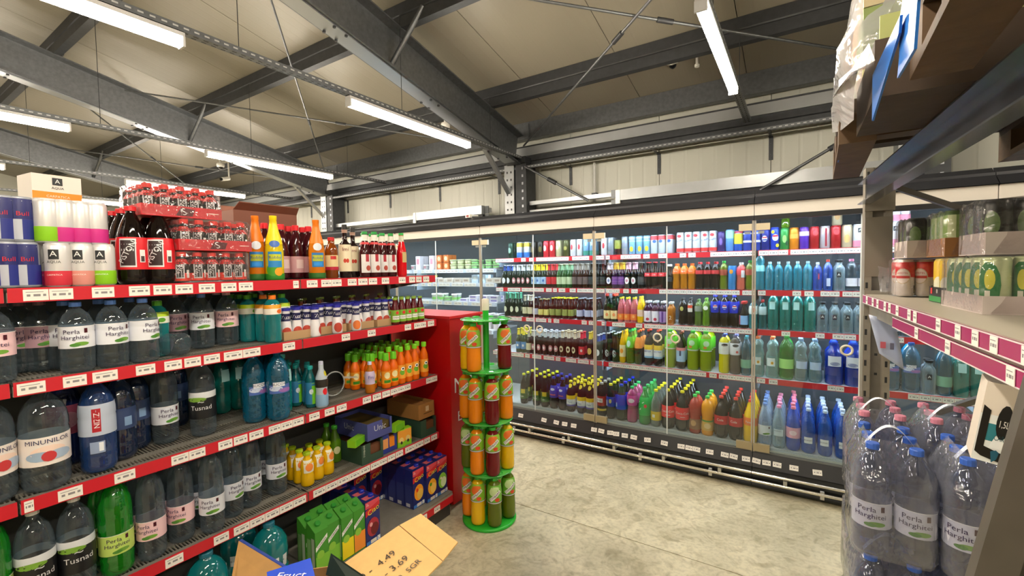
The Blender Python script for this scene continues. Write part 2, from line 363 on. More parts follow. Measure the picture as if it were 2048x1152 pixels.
# rafters, columns, purlins
IP = lambda w, h, t: [(-w/2, 0), (w/2, 0), (w/2, t), (t, t+.012), (t, h-t-.012), (w/2, h-t), (w/2, h), (-w/2, h), (-w/2, h-t), (-t, h-t-.012), (-t, t+.012), (-w/2, t)]
CPF = lambda w, h, t: [(0, 0), (w, 0), (w, .03), (w-t, .03), (w-t, t), (t, t), (t, h*.45), (t*3, h*.5), (t, h*.55), (t, h-t), (w-t, h-t), (w-t, h-.03), (w, h-.03), (w, h), (0, h), (0, h*.55), (t*2, h*.5), (0, h*.45)]
RAFX = [(.8, 'behind the shelf rack on the right'), (-2.9, 'above the green bottle stand'), (-6.6, 'above the far end of the left shelves'), (-10.3, 'furthest left')]
for X, wh in RAFX:
    e = empty('roof_rafter', (X, 4.6, 0)); zt = lambda y: 2.915+SL*(4.6-y)
    MB().prism(IP(.19, .37, .012), (0, 0, zt(4.6)), (0, -6.55, zt(-1.95)), (0, 0, 1), STEEL).obj('rafter_beam', e)
    MB().prism([(-.07, 0), (.07, 0), (.07, .01), (-.07, .01)], (0, -.1, zt(4.5)-.012), (0, -6.5, zt(-1.9)-.012), (0, 0, 1), M('A9ADB3', .3, .8)).obj('bottom_plate', e)
    bt = MB()
    for yy in (4.35, 4.15, 3.2, 3.1, 2.2, 2.1, 1.1, 1.0):
        for sx in (-.06, .06): bt.lathe([(.012, -.012), (.012, .0)], STEELD, 6, (sx, yy-4.6, zt(yy)-.013))
    bt.obj('bolts', e)
    for yy in (2.68, .1):
        MB().tube((.0, yy-4.62, zt(yy)+.02), (.34, yy-4.55, zt(yy)+.46), .022, STEEL).obj('brace_strut', e)
    tag(e, 'galvanised steel roof rafter %s' % wh, 'rafter', 'steel rafters under the roof')
    c = empty('steel_column', (X, 4.75, 0)); q = MB()
    q.box(-.155, -.02, -.13, -.118, 0, 2.95, M('B5B8BA', .35, .7, noise=.2, bscale=8)); q.box(-.155, -.143, -.118, .1, 0, 2.95, STEEL); q.box(-.032, -.02, -.118, .1, 0, 2.95, STEEL); q.obj('front_channel', c)
    q = MB(); q.box(.0, .15, -.125, -.115, 0, 2.95, STEELD); q.box(.0, .012, -.115, .1, 0, 2.95, STEELD); q.box(.14, .15, -.115, .1, 0, 2.95, STEELD); q.obj('side_channel', c)
    q = MB()
    for z in [2.3+i*.09 for i in range(7)]:
        for xx in (-.115, -.06): q.lathe([(.011, 0), (.011, .006)], M('333333', .6), 6, (0, 0, 0)) if False else q.cbox((xx, -.132, z), (.016, .004, .024), M('3A3B3D', .6))
        q.cbox((.1, -.127, z+.03), (.02, .006, .03), M('A9ADB3', .3, .8))
    q.obj('slots', c)
    MB().box(-.16, .16, -.16, .1, 2.93, 3.0, STEELD).obj('head_plate', c)
    MB().box(-.2, .2, -.18, .15, 0, .015, STEELD).obj('base_plate', c)
    MB().prism([(-.028, 0), (.028, 0), (.028, .028), (-.028, .028)], (-.1, -.13, 2.58), (-.1, -.62, 3.02), (0, 0, 1), M('B5B8BA', .35, .7, noise=.2, bscale=8)).obj('knee_brace', c)
    tag(c, 'galvanised steel column %s' % wh.replace('above the green bottle stand', 'rising behind the green bottle stand').replace('above', 'rising beyond'), 'column', 'steel columns along the back wall')
PUR = [('eave purlin', 4.76), ('purlin', 4.0), ('purlin', 2.72), ('purlin', 1.42), ('purlin', .12), ('purlin', -1.18)]
for i, (n, y) in enumerate(PUR):
    m = MB().prism(CPF(.07, .2, .004) if i else [(0, 0), (.09, 0), (.09, .03), (.02, .05), (.02, .15), (.09, .17), (.09, .2), (0, .2)], (XR, y, zr(y)-.205), (XL, y, zr(y)-.205), (0, 0, 1), STEELD if i else STEEL)
    o = m.obj('roof_purlin'); tag(o, 'long grey steel roof purlin, %s from the back wall' % ORD[i], 'purlin', 'roof purlins')
    for X, _ in RAFX:
        MB().box(X-.12, X+.12, y+.072 if i else y-.01, y+.082 if i else y, zr(y)-.2, zr(y)-.03, STEEL).obj('purlin_cleat', o)
e = empty('eaves_beam', (0, 4.7, 0))
MB().box(XL, XR, .0, .1, 3.03, 3.13, M('B9BCBE', .35, .6, noise=.15, bscale=5)).obj('upper_channel', e)
MB().box(XL, XR, .01, .1, 3.135, 3.15, STEELD).obj('joint_strip', e)
MB().prism(CPF(.08, .13, .004), (XR, .03, 2.9), (XL, .03, 2.9), (0, 0, 1), STEELD).obj('lower_channel', e)
tag(e, 'two stacked steel channels along the top of the back wall', 'beam')
SLOT = M('2B2C2D', .7)
def tray(p, q, w=.05, h=.035, name='cable_tray', step=.05):
    p = Vector(p); q = Vector(q); L = (q-p).length; m = MB()
    m.prism([(-w/2, 0), (w/2, 0), (w/2, h), (w/2-.002, h), (w/2-.002, .002), (-w/2+.002, .002), (-w/2+.002, h), (-w/2, h)], p, q, (0, 0, 1), STEEL)
    d = (q-p).normalized(); s = d.cross(Vector((0, 0, 1))).normalized(); n = int(L/step)
    sl = MB()
    for i in range(n):
        a = p+d*(step*(i+.2)); b = p+d*(step*(i+.7))
        for sx in (-.25, .25):
            o = s*(w*sx); sl.add([a+o-s*.004-Vector((0, 0, .0012)), b+o-s*.004-Vector((0, 0, .0012)), b+o+s*.004-Vector((0, 0, .0012)), a+o+s*.004-Vector((0, 0, .0012))], [(0, 1, 2, 3)], SLOT)
        for sg in (-1, 1):
            o = s*((w/2+.0012)*sg); v = Vector((0, 0, h*.4)); v2 = Vector((0, 0, h*.65))
            sl.add([a+o+v, b+o+v, b+o+v2, a+o+v2], [(0, 1, 2, 3)], M('C4C6C6', .5))
    root = m.obj(name); tag(sl.obj('slots', root), kind='stuff'); return root
rail = tray((XR, 4.66, 2.865), (-10.5, 4.66, 2.865), .05, .03, step=.045)
tag(rail, 'perforated cable tray running along the back wall', 'cable tray', 'perforated cable trays')
for i in range(9):
    X = -.234-1.03*i+1.03
    m = MB().box(-.018, .018, -.006, .0, -.21, 0, STEELD).box(-.018, .018, -.07, .0, -.006, 0, STEELD)
    o = m.obj('wall_bracket', None, (X, YB-.05, 2.86)); k = MB()
    for z in (-.06, -.16): k.lathe([(.007, 0), (.007, .004)], STEEL, 6, (0, -.008, z))
    k.obj('bolts', o); MB().box(-.012, .012, -.3, -.07, -.006, 0, STEELD).obj('arm', o)
    tag(o, 'grey hanging wall bracket under the tray, %s from the right' % ORD[i], 'bracket', 'brackets on the back wall')
# steel rails on the wall above the fridges
for x0, x1, z0, z1, lb in ((-6.5, -3.34, 2.40, 2.455, 'galvanised wall rail, upper length left of the column'), (-6.5, -3.34, 2.31, 2.35, 'galvanised wall rail, lower length left of the column'),
                       (-2.74, -1.66, 2.43, 2.475, 'galvanised wall rail, upper short length right of the column'), (-2.74, -1.66, 2.33, 2.37, 'galvanised wall rail, lower short length right of the column')):
    o = MB().box(x0, x1, 4.68, 4.74, z0, z1, M('B9BCBE', .35, .6, noise=.15, bscale=5)).obj('wall_rail'); tag(o, lb, 'rail', 'wall rails above the fridges')
    MB().box(x1-.05, x1, 4.66, 4.68, z0-.02, z1+.02, STEEL).obj('end_plate', o)
for x0, x1, lb in ((-4.6, -3.4, 'wide galvanised duct cover left of the column'), (-1.64, .6, 'wide galvanised duct cover right of the column')):
    e = empty('duct_cover', (x0, 4.6, 2.37)); MB().box(0, x1-x0, 0, .07, .0, .11, M('B5B8BA', .35, .7, noise=.2, bscale=8)).obj('cover_sheet', e)
    MB().box(0, .05, -.005, .0, -.1, .11, M('C8CACA', .35, .6)).obj('end_post', e); MB().box(.05, x1-x0, .02, .07, -.14, 0, M('26272A', .6)).obj('recess_shade_block', e); tag(e, lb, 'duct cover')  # solid dark block: shade of the hollow under the cover put in its colour
def rod(p, q, r, lb, cat='rod', name='tie_rod', g='cross bracing rods'):
    p = Vector(p); q = Vector(q); o = MB().tube((0, 0, 0), q-p, r, STEEL, 8).obj(name, None, p); m = MB(); mid = (q-p)*.45; d = (q-p).normalized()
    m.tube(mid-d*.06, mid+d*.06, r*1.8, STEELD, 8); m.obj('turnbuckle', o); tag(o, lb, cat, g); return o
def zz(y, k=.24): return zr(y)-k
rod((-2.8, 4.66, 3.14), (.75, 1.95, zz(1.95)), .011, 'thick steel tie rod rising right from the column behind the stand')
rod((.75, 4.68, 3.22), (-2.8, 1.97, zz(1.97, .27)), .011, 'steel tie rod crossing the roof bay behind the right-hand lamp')
rod((-6.5, 4.6, 3.1), (-3.0, 1.6, zz(1.6)), .009, 'steel tie rod rising from the second column over the left shelves')
rod((-3.0, 4.6, 3.12), (-6.5, 2.0, zz(2.0, .27)), .009, 'thin tie rod crossing behind the middle lamp')
rod((-6.7, 4.5, 3.12), (-10.2, 2.2, zz(2.2)), .009, 'thin tie rod left of the second rafter')
rod((-10.2, 4.4, 3.14), (-6.7, 1.2, zz(1.2, .27)), .009, 'thin tie rod crossing far at the left above the red packs')
rod((-2.75, 4.6, 2.88), (-1.95, 4.6, 2.4), .013, 'sloping wall brace rod right of the main column', name='brace_rod', g='wall brace rods')
rod((.7, 4.6, 2.9), (-.3, 4.56, 2.33), .013, 'sloping wall brace rod beside the wooden pallets', name='brace_rod', g='wall brace rods')
o = MB().tube((-1.98, 4.86, 2.2), (-1.98, 4.86, 2.88), .016, M('C9C9C4', .4)).obj('conduit_pipe'); tag(o, 'thin vertical conduit pipe on the white back wall', 'pipe'); MB().box(-2.01, -1.95, 4.84, 4.9, 2.5, 2.52, STEELD).obj('clip', o)

# LED lamps under their slotted trays
EM = M('FFF2DE', .5, emit=LAMP); EMC = M('FFF9F0', .5, emit=LAMP)
TR = [(-.41, 'right-hand', [(2.35, 3.62), (-.35, 1.15), (-3.0, -1.5)]), (-2.82, 'middle', [(2.18, 3.62), (-.35, 1.13), (-3.0, -1.5)]), (-5.22, 'left', [(2.25, 3.75), (-.25, 1.22), (-3, -1.5)]),
      (-7.65, 'far left', [(2.3, 3.85), (-.25, 1.22)]), (-10.1, 'farthest left', [(2.3, 3.8), (-.25, 1.22)]), (2.0, 'rack aisle', [(1.2, 2.7), (-1.5, 0)])]
for X, nm, ls in TR:
    t = tray((X, 4.66, 2.97), (X, -3.6, 2.97), .055, .035); tag(t, 'perforated cable tray carrying the %s row of lamps' % nm, 'cable tray', 'perforated cable trays')
    hg = MB()
    for y in (4.0, 2.72, 1.42, .12, -1.18, -2.4): hg.tube((X, y, 3.0), (X, y, zr(y)-.1), .0025, STEELD, 5)
    hg.obj('hanging_wires', t)
    for i, (a, b) in enumerate(ls):
        L = b-a; e = MB().box(-.028, .028, 0, L, .028, .05, M('D8D8D8', .4)).obj('strip_lamp', None, (X, a, 2.915))
        MB().prism([(-.028, 0), (-.02, -.022), (.02, -.022), (.028, 0), (.028, .028), (-.028, .028)], (0, .012, 0), (0, L-.012, 0), (0, 0, 1), EM).obj('diffuser', e)
        c = MB(); 
        for y in (0, L-.012): c.box(-.03, .03, y, y+.012, -.024, .03, M('DADADA', .4))
        c.obj('end_caps', e)
        tag(e, 'glowing white strip lamp in the %s row, %s' % (nm, ('nearest the fridges', 'one lamp back from the fridges', 'behind the photographer')[i]), 'lamp', 'ceiling strip lamps')
# security cameras
def dome(x, y, z, lb):
    o = MB().lathe([(.05, 0), (.055, -.02), (.05, -.05), (.035, -.055)], M('E6E4DC', .4), 16).obj('security_camera', None, (x, y, z))
    MB().lathe([(.034, -.05), (.03, -.075), (.015, -.09), (.002, -.094)], M('15161A', .1), 14).obj('lens_dome', o); tag(o, lb, 'camera', 'ceiling cameras'); return o
p = hit(1344, 127, 2, 3.5); o = dome(p[0], p[1], 3.55, 'dome security camera on the ceiling left of the right-hand lamp'); o.rotation_euler = (.5, 0, 0); MB().tube((0, 0, 0), (0, .0, zr(p[1])-3.55), .02, M('E6E4DC', .4)).obj('mount', o)
p = hit(1394, 118, 2, 3.5); o = MB().lathe([(.02, -.07), (.022, -.05), (.012, -.04), (.01, zr(p[1])-3.5)], M('EAE8E0', .4), 12).obj('motion_sensor', None, (p[0], p[1], 3.5)); MB().lathe([(.03, 0), (.03, .006)], M('EAE8E0', .4), 12, (0, 0, zr(p[1])-3.506)).obj('base', o); tag(o, 'small white ceiling sensor between camera and right-hand lamp', 'sensor')
for (px, py), lb in (((891, 247), 'dome security camera beside the middle lamp'), ((441, 327), 'small dome camera above the left strip lamp')):
    p = hit(px, py, 2, 3.35); o = dome(p[0], p[1], 3.35, lb); MB().tube((0, 0, 0), (0, 0, zr(p[1])-3.35), .018, M('E6E4DC', .4)).obj('mount', o)
p = hit(458, 357, 2, 3.2); o = MB().tube((0, 0, 0), (.06, -.14, -.04), .03, M('E6E4DC', .4)).obj('bullet_camera', None, p); MB().tube((0, 0, 0), (0, 0, zr(p[1])-3.2), .012, M('E6E4DC', .4)).obj('mount', o); MB().tube((.058, -.138, -.038), (.064, -.15, -.043), .025, M('15161A', .1)).obj('lens', o); tag(o, 'white bullet security camera hanging over the far left lamp', 'camera', 'ceiling cameras')
# ================================================================== REFRIGERATED WALL CABINETS
RED = M('C8202E', .35); TAGM = M('F2EEE6', .5); TAGP = M('8A8688', .6); BLK = M('161618', .5)
def tagmesh(w, h=.036):
    m = MB().box(-w/2, w/2, -.0016, 0, 0, h, TAGM)
    for a, b in ((-.36, -.22), (-.1, .18), (.28, .4)): m.box(w*a, w*b, -.002, -.0016, h*.38, h*.58, TAGP)
    m.box(-w*.4, w*.3, -.002, -.0016, h*.75, h*.8, TAGP)
    return m.mesh('price_tag')
TAG = {w: tagmesh(w/1000) for w in (45, 55, 65)}
def tags(parent, spans, w, y, z, rotz=0, fixed='y', jit=0):
    """price tags edge to edge over each (a, b) span of a shelf lip"""
    for a, b in spans:
        if b-a < .02: continue
        n = max(1, round((b-a)/(w/1000+.002)))
        for i in range(n):
            c = a+(b-a)*(i+.5)/n; sc = (b-a)/n/(w/1000)*.97
            loc = (c, y, z) if fixed == 'y' else (y, c, z)
            o = put(TAG[w], 'price_tag', parent, loc, (0, random.uniform(-jit, jit) if jit else 0, rotz)); o.scale = (sc, 1, 1)
YD = 3.80                                     # glass doors
LIPY = {1: 4.06, 2: 4.06, 3: 4.06, 4: 3.98}; LIPZ = {1: 1.739, 2: 1.422, 3: 1.106, 4: .735}
DECKY, DECKZ = 3.86, .285
JX = [-6.64, -5.37, -4.10, -2.83, -1.555, -.285, .985, 2.255]
def pxX(px, k): y = DECKY-.02 if k == 5 else LIPY[k]; z = DECKZ if k == 5 else LIPZ[k]+.02; d = fw*FPX + rt*(px-1024) - up*(hy(px, y, z)-576); return d.x/d.y*y
def hy(px, y, z):
    py = 576
    for _ in range(4):
        d = fw*FPX+rt*(px-1024)-up*(py-576); t = y/d.y; err = EYE+d.z*t-z; py += err*FPX/(y*.9)*.9
    return py
REDS = {1: [(1028,1042),(1052,1058),(1068,1072),(1138,1144),(1179,1190),(1220,1241),(1282,1286),(1300,1316),(1334,1359),(1373,1376),(1392,1420),(1511,1517),(1577,1580)],
 2: [(1007,1015),(1041,1043),(1088,1092),(1104,1106),(1114,1117),(1131,1139),(1152,1154),(1240,1246),(1258,1262),(1276,1318),(1480,1484),(1532,1584),(1603,1608),(1628,1640),(1680,1684)],
 3: [(1044,1052),(1067,1071),(1093,1096),(1103,1107),(1119,1163),(1174,1177),(1194,1203),(1215,1224),(1251,1271),(1285,1288),(1506,1562),(1581,1630),(1650,1664),(1713,1725),(1809,1880)],
 4: [(1048,1050),(1060,1064),(1083,1087),(1109,1111),(1121,1131),(1153,1155),(1178,1180),(1194,1199),(1211,1217),(1413,1418),(1434,1437),(1531,1537),(1556,1654),(1689,1740),(1780,1815)]}
SHW = M('DDE2E6', .35); CABIN = M('3C4246', .5); CREAM = M('D9D2C8', .3); DKG = M('35363A', .35, .3); GLASS = CLR('B9D2DA', .0, .02, tint='F6FBFC', edge=.03)
def cabinet(i):
    x0, x1 = JX[i], JX[i+1]; xm = (x0+x1)/2; dairy = i < 3
    f = empty('display_fridge', (xm, 4.2, 0))
    X = lambda v: v-xm; Y = lambda v: v-4.2
    a, b = X(x0)+.002, X(x1)-.002
    MB().box(a, b, Y(4.52), Y(4.60), .1, 2.13, CABIN).obj('back_panel', f)
    MB().box(a, b, Y(3.84), Y(4.6), 2.15, 2.2, DKG).box(a, b, Y(3.95), Y(4.52), 2.1, 2.15, SHW).obj('roof_panel', f)
    # canopy: cream tube front, sloping dark visor above and lamp housing behind
    c = MB(); c.prism([(0, 0), (.025, -.0), (.045, .02), (.05, .045), (.04, .07), (.02, .085), (0, .085)], (b, Y(3.79), 2.035), (a, Y(3.79), 2.035), (0, 0, 1), CREAM); c.obj('canopy_tube', f)
    MB().add([(a, Y(3.77), 2.122), (b, Y(3.77), 2.122), (b, Y(3.9), 2.235), (a, Y(3.9), 2.235), (a, Y(3.9), 2.2), (b, Y(3.9), 2.2), (b, Y(3.79), 2.11), (a, Y(3.79), 2.11)], [(0, 1, 2, 3), (4, 5, 6, 7), (0, 3, 4, 7), (1, 6, 5, 2), (3, 2, 5, 4)], M('3E3F43', .22, .5)).obj('visor', f)
    MB().box(a, b, Y(3.775), Y(3.83), 2.0, 2.034, BLK).obj('door_track', f)
    l = MB().box(a+.03, b-.03, Y(3.86), Y(3.90), 2.02, 2.045, M('F0F0F0', .4)).obj('lamp_housing', f)
    MB().box(a+.04, b-.04, Y(3.865), Y(3.895), 2.012, 2.019, M('E4F0FF', .4, emit=COOL*4)).obj('lamp_tube', l)
    for k in (1, 2, 3, 4):
        lz = ({1: 1.63, 2: 1.47, 3: 1.25, 4: .95}[k] if dairy else LIPZ[k]); ly = LIPY[k]
        s = MB().box(a+.006, b-.006, Y(ly)+.004, Y(4.51), lz+.03, lz+.043, SHW).box(a+.006, b-.006, Y(ly)+.004, Y(ly)+.03, lz, lz+.03, SHW).obj('shelf', f)
        MB().box(a+.006, b-.006, Y(ly), Y(ly)+.004, lz, lz+.045, M('C9D4E6', .3) if dairy else RED).obj('price_strip', s)
        shelf_fill = MB().box(a+.05, b-.05, Y(ly)+.035, Y(ly)+.05, lz+.018, lz+.029, M('E4F0FF', .4, emit=COOL*2.6)).obj('added_light_strip', s)  # strip added to brighten the goods below; an LED here is only supposed
        w0, w1 = max(x0, -4.3), min(x1, 1.3)
        if w1 > w0:
            if dairy:
                sp = []; q = w0+.03
                while q < w1-.1: n = random.choice((1, 2, 3)); sp.append((q, min(q+.057*n, w1-.02))); q += .057*n+random.uniform(.01, .07)
            else:
                sp = []; q = w0+.01; rs = sorted((pxX(p, k), pxX(r, k)) for p, r in REDS[k])
                for p, r in rs:
                    if r < w0 or p > w1: continue
                    if p > q: sp.append((q, p-.002))
                    q = max(q, r+.002)
                if q < w1-.02: sp.append((q, w1-.01))
            tags(s, [(X(p), X(r)) for p, r in sp], 55, Y(ly)-.0005, lz+.004)
        for sx in (a+.01, b-.022): MB().box(sx, sx+.012, Y(ly)+.05, Y(4.51), lz-.05, lz+.03, M('7C868E', .5)).obj('bracket', s)
    # deck, front riser with tags, bumper and kick
    d = MB().box(a, b, Y(3.845), Y(4.52), DECKZ-.03, DECKZ, M('C3C8C6', .45)).obj('deck', f)
    g = MB()
    for j in range(3): g.box(a, b, Y(3.80)+j*.012, Y(3.806)+j*.012, DECKZ-.02, DECKZ-.004+j*.002, M('A9B2B0', .4, .3))
    tag(g.obj('air_grille', f), kind='stuff')
    MB().box(a, b, Y(3.79), Y(3.845), .2, DECKZ-.022, M('6A6D6E', .45)).obj('door_sill', f)
    r = MB().add([(a, Y(3.785), .25), (b, Y(3.785), .25), (b, Y(3.745), .15), (a, Y(3.745), .15), (a, Y(3.82), .15), (b, Y(3.82), .15), (b, Y(3.82), .25), (a, Y(3.82), .25)],
        [(0, 3, 2, 1), (3, 4, 5, 2), (0, 1, 6, 7), (0, 7, 4, 3), (1, 2, 5, 6)], M('2A2B2D', .45)).obj('front_riser', f)
    MB().prism([(0, 0), (.06, 0), (.075, .02), (.07, .05), (.02, .07), (0, .07)], (b, Y(3.75), .075), (a, Y(3.75), .075), (0, 0, 1), M('242528', .3)).obj('bumper_body', f)
    for z, yy in ((.128, 3.69), (.075, 3.675)):
        o = MB().tube((a, Y(yy), z), (b, Y(yy), z), .0105, M('E8E2D2', .2, .75), 10).obj('bumper_rail', f)
    for sx in (-.42, .0, .42):
        o = MB().box(sx-.012, sx+.012, Y(3.675), Y(3.76), .085, .115, M('B8B6AE', .3, .6)).obj('rail_clip', f)
    for sx in (-.2, .35): MB().box(sx-.012, sx+.012, Y(3.70), Y(3.72), .03, .085, M('D8D6CE', .4)).obj('rail_foot', f)
    MB().box(a, b, Y(3.76), Y(3.80), .0, .075, M('1B1B1C', .6)).obj('kick_plate', f)
    MB().prism([(-.02, -.02), (.02, -.02), (.028, 0), (.02, .02), (-.02, .02), (-.028, 0)], (b, Y(3.735), .035), (a, Y(3.735), .035), (0, 0, 1), M('2B2D2F', .3)).obj('kick_tube', f)
    for sg in (-1, 1):
        dr = MB().box(-.002 if sg > 0 else a, b if sg > 0 else -.0025, Y(YD)-.003, Y(YD)+.003, .262, 1.998, GLASS).obj('glass_door', f)
        MB().box((b-.011 if sg > 0 else a), (b if sg > 0 else a+.011), Y(YD)-.012, Y(YD)+.006, .25, 2.0, M('B5AFA5', .35, .3)).obj('door_edge', dr)
        MB().box((.0 if sg > 0 else -.004), (.004 if sg > 0 else 0), Y(YD)-.004, Y(YD)+.004, .262, 1.998, M('DDE3E2', .3)).obj('seal', dr)
        hx0 = b-.1 if sg > 0 else a+.012
        MB().box(hx0, hx0+.088, Y(YD)-.018, Y(YD)+.006, 1.925, 1.975, M('CFC2A4', .4)).obj('hinge_cover', dr)
        MB().box(hx0-.01, hx0+.098, Y(YD)-.022, Y(YD)+.006, .262, .318, M('A69878', .4, .2)).obj('hinge_cover', dr)
        if not dairy: MB().torus((sg*.072, Y(YD)-.02, 1.075), .032, .0075, M('D8CFB8', .25)).tube((sg*.072, Y(YD)-.02, 1.075-.04), (sg*.072, Y(YD)-.002, 1.075-.04), .006, M('D8CFB8', .3)).obj('ring_handle', dr)
        MB().box(sg*.59-.02, sg*.59+.02, Y(YD)-.004, Y(YD)+.003, 1.90, 1.92, M('B9C4C2', .2, .4)).obj('glass_clamp', dr)
    ord_ = ('sixth', 'fifth', 'fourth', 'third', 'second', 'first')[min(i, 5)]
    tag(f, {0: 'glass-door refrigerated cabinet at the far left end of the row', 1: 'glass-door refrigerated cabinet behind the syrup bottles', 2: 'glass-door refrigerated dairy cabinet behind the red box',
            3: 'glass-door refrigerated cabinet full of dark beer bottles', 4: 'glass-door refrigerated cabinet with soft drinks and colas', 5: 'glass-door refrigerated cabinet of blue and teal water bottles',
            6: 'glass-door refrigerated cabinet behind the shelf rack on the right'}[i], 'refrigerator', 'glass-door fridges along the back wall')
    return f, r, X, Y
for i in range(7):
    f, r, X, Y = cabinet(i)
    for p, q in [(1037,1048),(1083,1094),(1107,1119),(1124,1136),(1142,1154),(1182,1195),(1196,1209),(1215,1227),(1228,1238),(1243,1257),(1260,1275),(1288,1303),(1321,1336),(1355,1370),(1371,1385),(1386,1400),(1411,1428),(1441,1458),(1459,1475),(1483,1502),(1503,1522),(1524,1543),(1545,1564),(1578,1599),(1625,1647)]:
        h0 = hit((p+q)/2, 880, 1, 3.76).x
        if JX[i] < h0 < JX[i+1]:
            o = put(TAG[55], 'price_tag', r, (X(h0), Y(3.752), .178), (math.radians(-21), random.uniform(-.12, .12), 0))
for x, lb in ((-6.66, 'left'), (2.275, 'right')):
    tag(MB().box(x-.018, x+.018, 3.76, 4.54, 0, 2.2, CREAM).box(x-.02, x+.02, 3.74, 3.8, .05, .14, BLK).obj('fridge_end_panel'), 'cream end panel closing the %s end of the fridge row' % lb, 'panel')
# ================================================================== GONDOLA SHELVING ON THE LEFT
GX = -2.08; BX = -2.56
GZ = {1: 1.588, 2: 1.289, 3: .909, 4: .51, 5: .10}; GS = {k: v+.045 for k, v in GZ.items()}; GS[5] = .165
SHELF = M('8E8A80', .45, .2, noise=.25, bscale=25); LIPB = M('A8A49A', .5, .2)
GT = {1: [(45,147),(183,229),(257,300),(306,344),(350,386),(397,430),(442,473),(477,506),(586,600),(613,635),(642,683),(695,713),(716,735),(737,754),(763,778),(797,811),(818,830),(832,843),(846,858)],
 2: [(-60,92),(125,174),(184,236),(271,311),(328,364),(368,402),(407,440),(447,521),(565,590),(683,700),(735,751),(809,822),(828,852),(855,868)],
 3: [(8,68),(115,166),(228,271),(342,411),(436,465),(467,495),(498,527),(537,609),(618,639),(649,669),(673,693),(725,742),(745,762),(764,780),(781,808),(808,821),(852,877)],
 4: [(330,367),(427,458),(467,612),(626,740),(741,774),(775,790),(791,806),(810,847),(848,860),(862,874)], 5: [(836,854),(868,880)]}
def gy(px, z, X):    # where the sight line over column px meets the vertical plane X at height z
    py = 576
    for _ in range(8):
        d = fw*FPX+rt*(px-1024)-up*(py-576); t = X/d.x; err = EYE+d.z*t-z; py += err/t*.95
    return (d*t).y
BAYS = [(-.665, .315, 'nearest the photographer'), (.315, 1.295, 'holding the water bottles'), (1.295, 2.275, 'ending at the red box')]
for y0, y1, wh in BAYS:
    g = empty('shelving_unit', (BX, (y0+y1)/2, 0)); ym = (y0+y1)/2; a, b = y0-ym+.001, y1-ym-.001
    MB().box(-.01, .0, a, b, .1, 1.62, M('4E504E', .6, noise=.2, bscale=12)).obj('back_panel', g)
    for yy in (a, b-.012): MB().box(.0, .03, yy, yy+.012, 0, 1.64, M('55524C', .5, .3)).obj('upright', g)
    for k in (1, 2, 3, 4, 5):
        fx = GX-BX if k < 5 else -1.965-BX; z = GS[k]; lz = GZ[k] if k < 5 else .095
        s = MB()
        if k == 1 or k == 5: s.box(.03, fx-.004, a+.004, b-.004, z-.012, z, SHELF)
        else:
            for xa, xb in ((.03, .1), (.20, .26), (.36, .40), (fx-.028, fx-.004)): s.box(xa, xb, a+.004, b-.004, z-.012, z, SHELF)
        sh = s.obj('shelf', g)
        if k not in (1, 5):
            w = MB(); n = 82
            for xa, xb in ((.1, .20), (.26, .36), (.40, fx-.028)):
                for j in range(n):
                    yy = a+.006+(b-a-.012)*(j+.5)/n; w.box(xa, xb, yy-.0020, yy+.0020, z-.006, z-.0008, SHELF)
            tag(w.obj('slotted_grille', sh), kind='stuff')
        MB().box(fx-.02, fx-.004, a+.002, b-.002, lz, z-.0125, LIPB).obj('front_lip', sh)
        MB().box(fx-.004, fx, a+.003, b-.003, lz, lz+.046, RED).obj('price_strip', sh)
        for yy in (a+.006, b-.01):
            MB().add([(.02, yy, z-.012), (fx-.02, yy, z-.012), (fx-.02, yy, z-.035), (.02, yy, z-.1), (.02, yy+.004, z-.012), (fx-.02, yy+.004, z-.012), (fx-.02, yy+.004, z-.035), (.02, yy+.004, z-.1)],
                [(0, 1, 2, 3), (7, 6, 5, 4), (3, 2, 6, 7), (0, 4, 5, 1), (1, 5, 6, 2), (0, 3, 7, 4)], M('77736A', .5)).obj('bracket', sh) if k < 5 else None
        px_ = [(gy(p, lz+.02, BX+fx), gy(q, lz+.02, BX+fx)) for p, q in GT[k]]
        sp = [(max(p, y0+.01)-ym, min(q, y1-.01)-ym) for p, q in px_ if q > y0+.015 and p < y1-.015]
        if y0 < 0: sp = [(-.4+.13*j, -.3+.13*j) for j in range(6)]
        tags(sh, sp, 65, fx+.0005, lz+.004, PI/2, fixed='x')
    MB().box(.0, -1.99-BX, a+.01, b-.01, .0, .09, M('3B3936', .7)).obj('kick_plinth', g)
    tag(g, 'metal shop shelving bay with red price strips, %s' % wh, 'shelving', 'left-hand shelving bays')
# red box at the end of the shelving
e = empty('red_display_box', (-2.3, 2.5, 0)); RB2 = M('B3080F', .35)
MB().box(-.62, .3, -.185, .17, .04, 1.335, RB2).obj('carcass', e); MB().box(-.63, .31, -.195, .18, 1.335, 1.352, M('D0232A', .3)).obj('lid', e)
for sx in (-.5, .22):
    for sy in (-.12, .12): MB().lathe([(.02, 0), (.02, .04)], BLK, 10, (sx, sy, 0)).obj('foot', e)
dm = MB(); fm = lambda u, z, t: (.3+t, u, z)
decals(dm, [('poly', [(-.02, .3), (.15, .3), (.15, 1.1)] + [(.065+.085*math.cos(a/8*PI), 1.1+.15*math.sin(a/8*PI)) for a in range(9)] + [(-.02, 1.1)], 'E8E0E0'), ('text', 'N', -.1, .86, .15, 0, 'E4DCDC'), ('text', 'E', -.1, .64, .1, 0, 'E4DCDC')], fm)
dm.obj('printed_panel', e)
tag(e, 'tall glossy red box cabinet between the shelving end and the green bottle stand', 'cabinet')
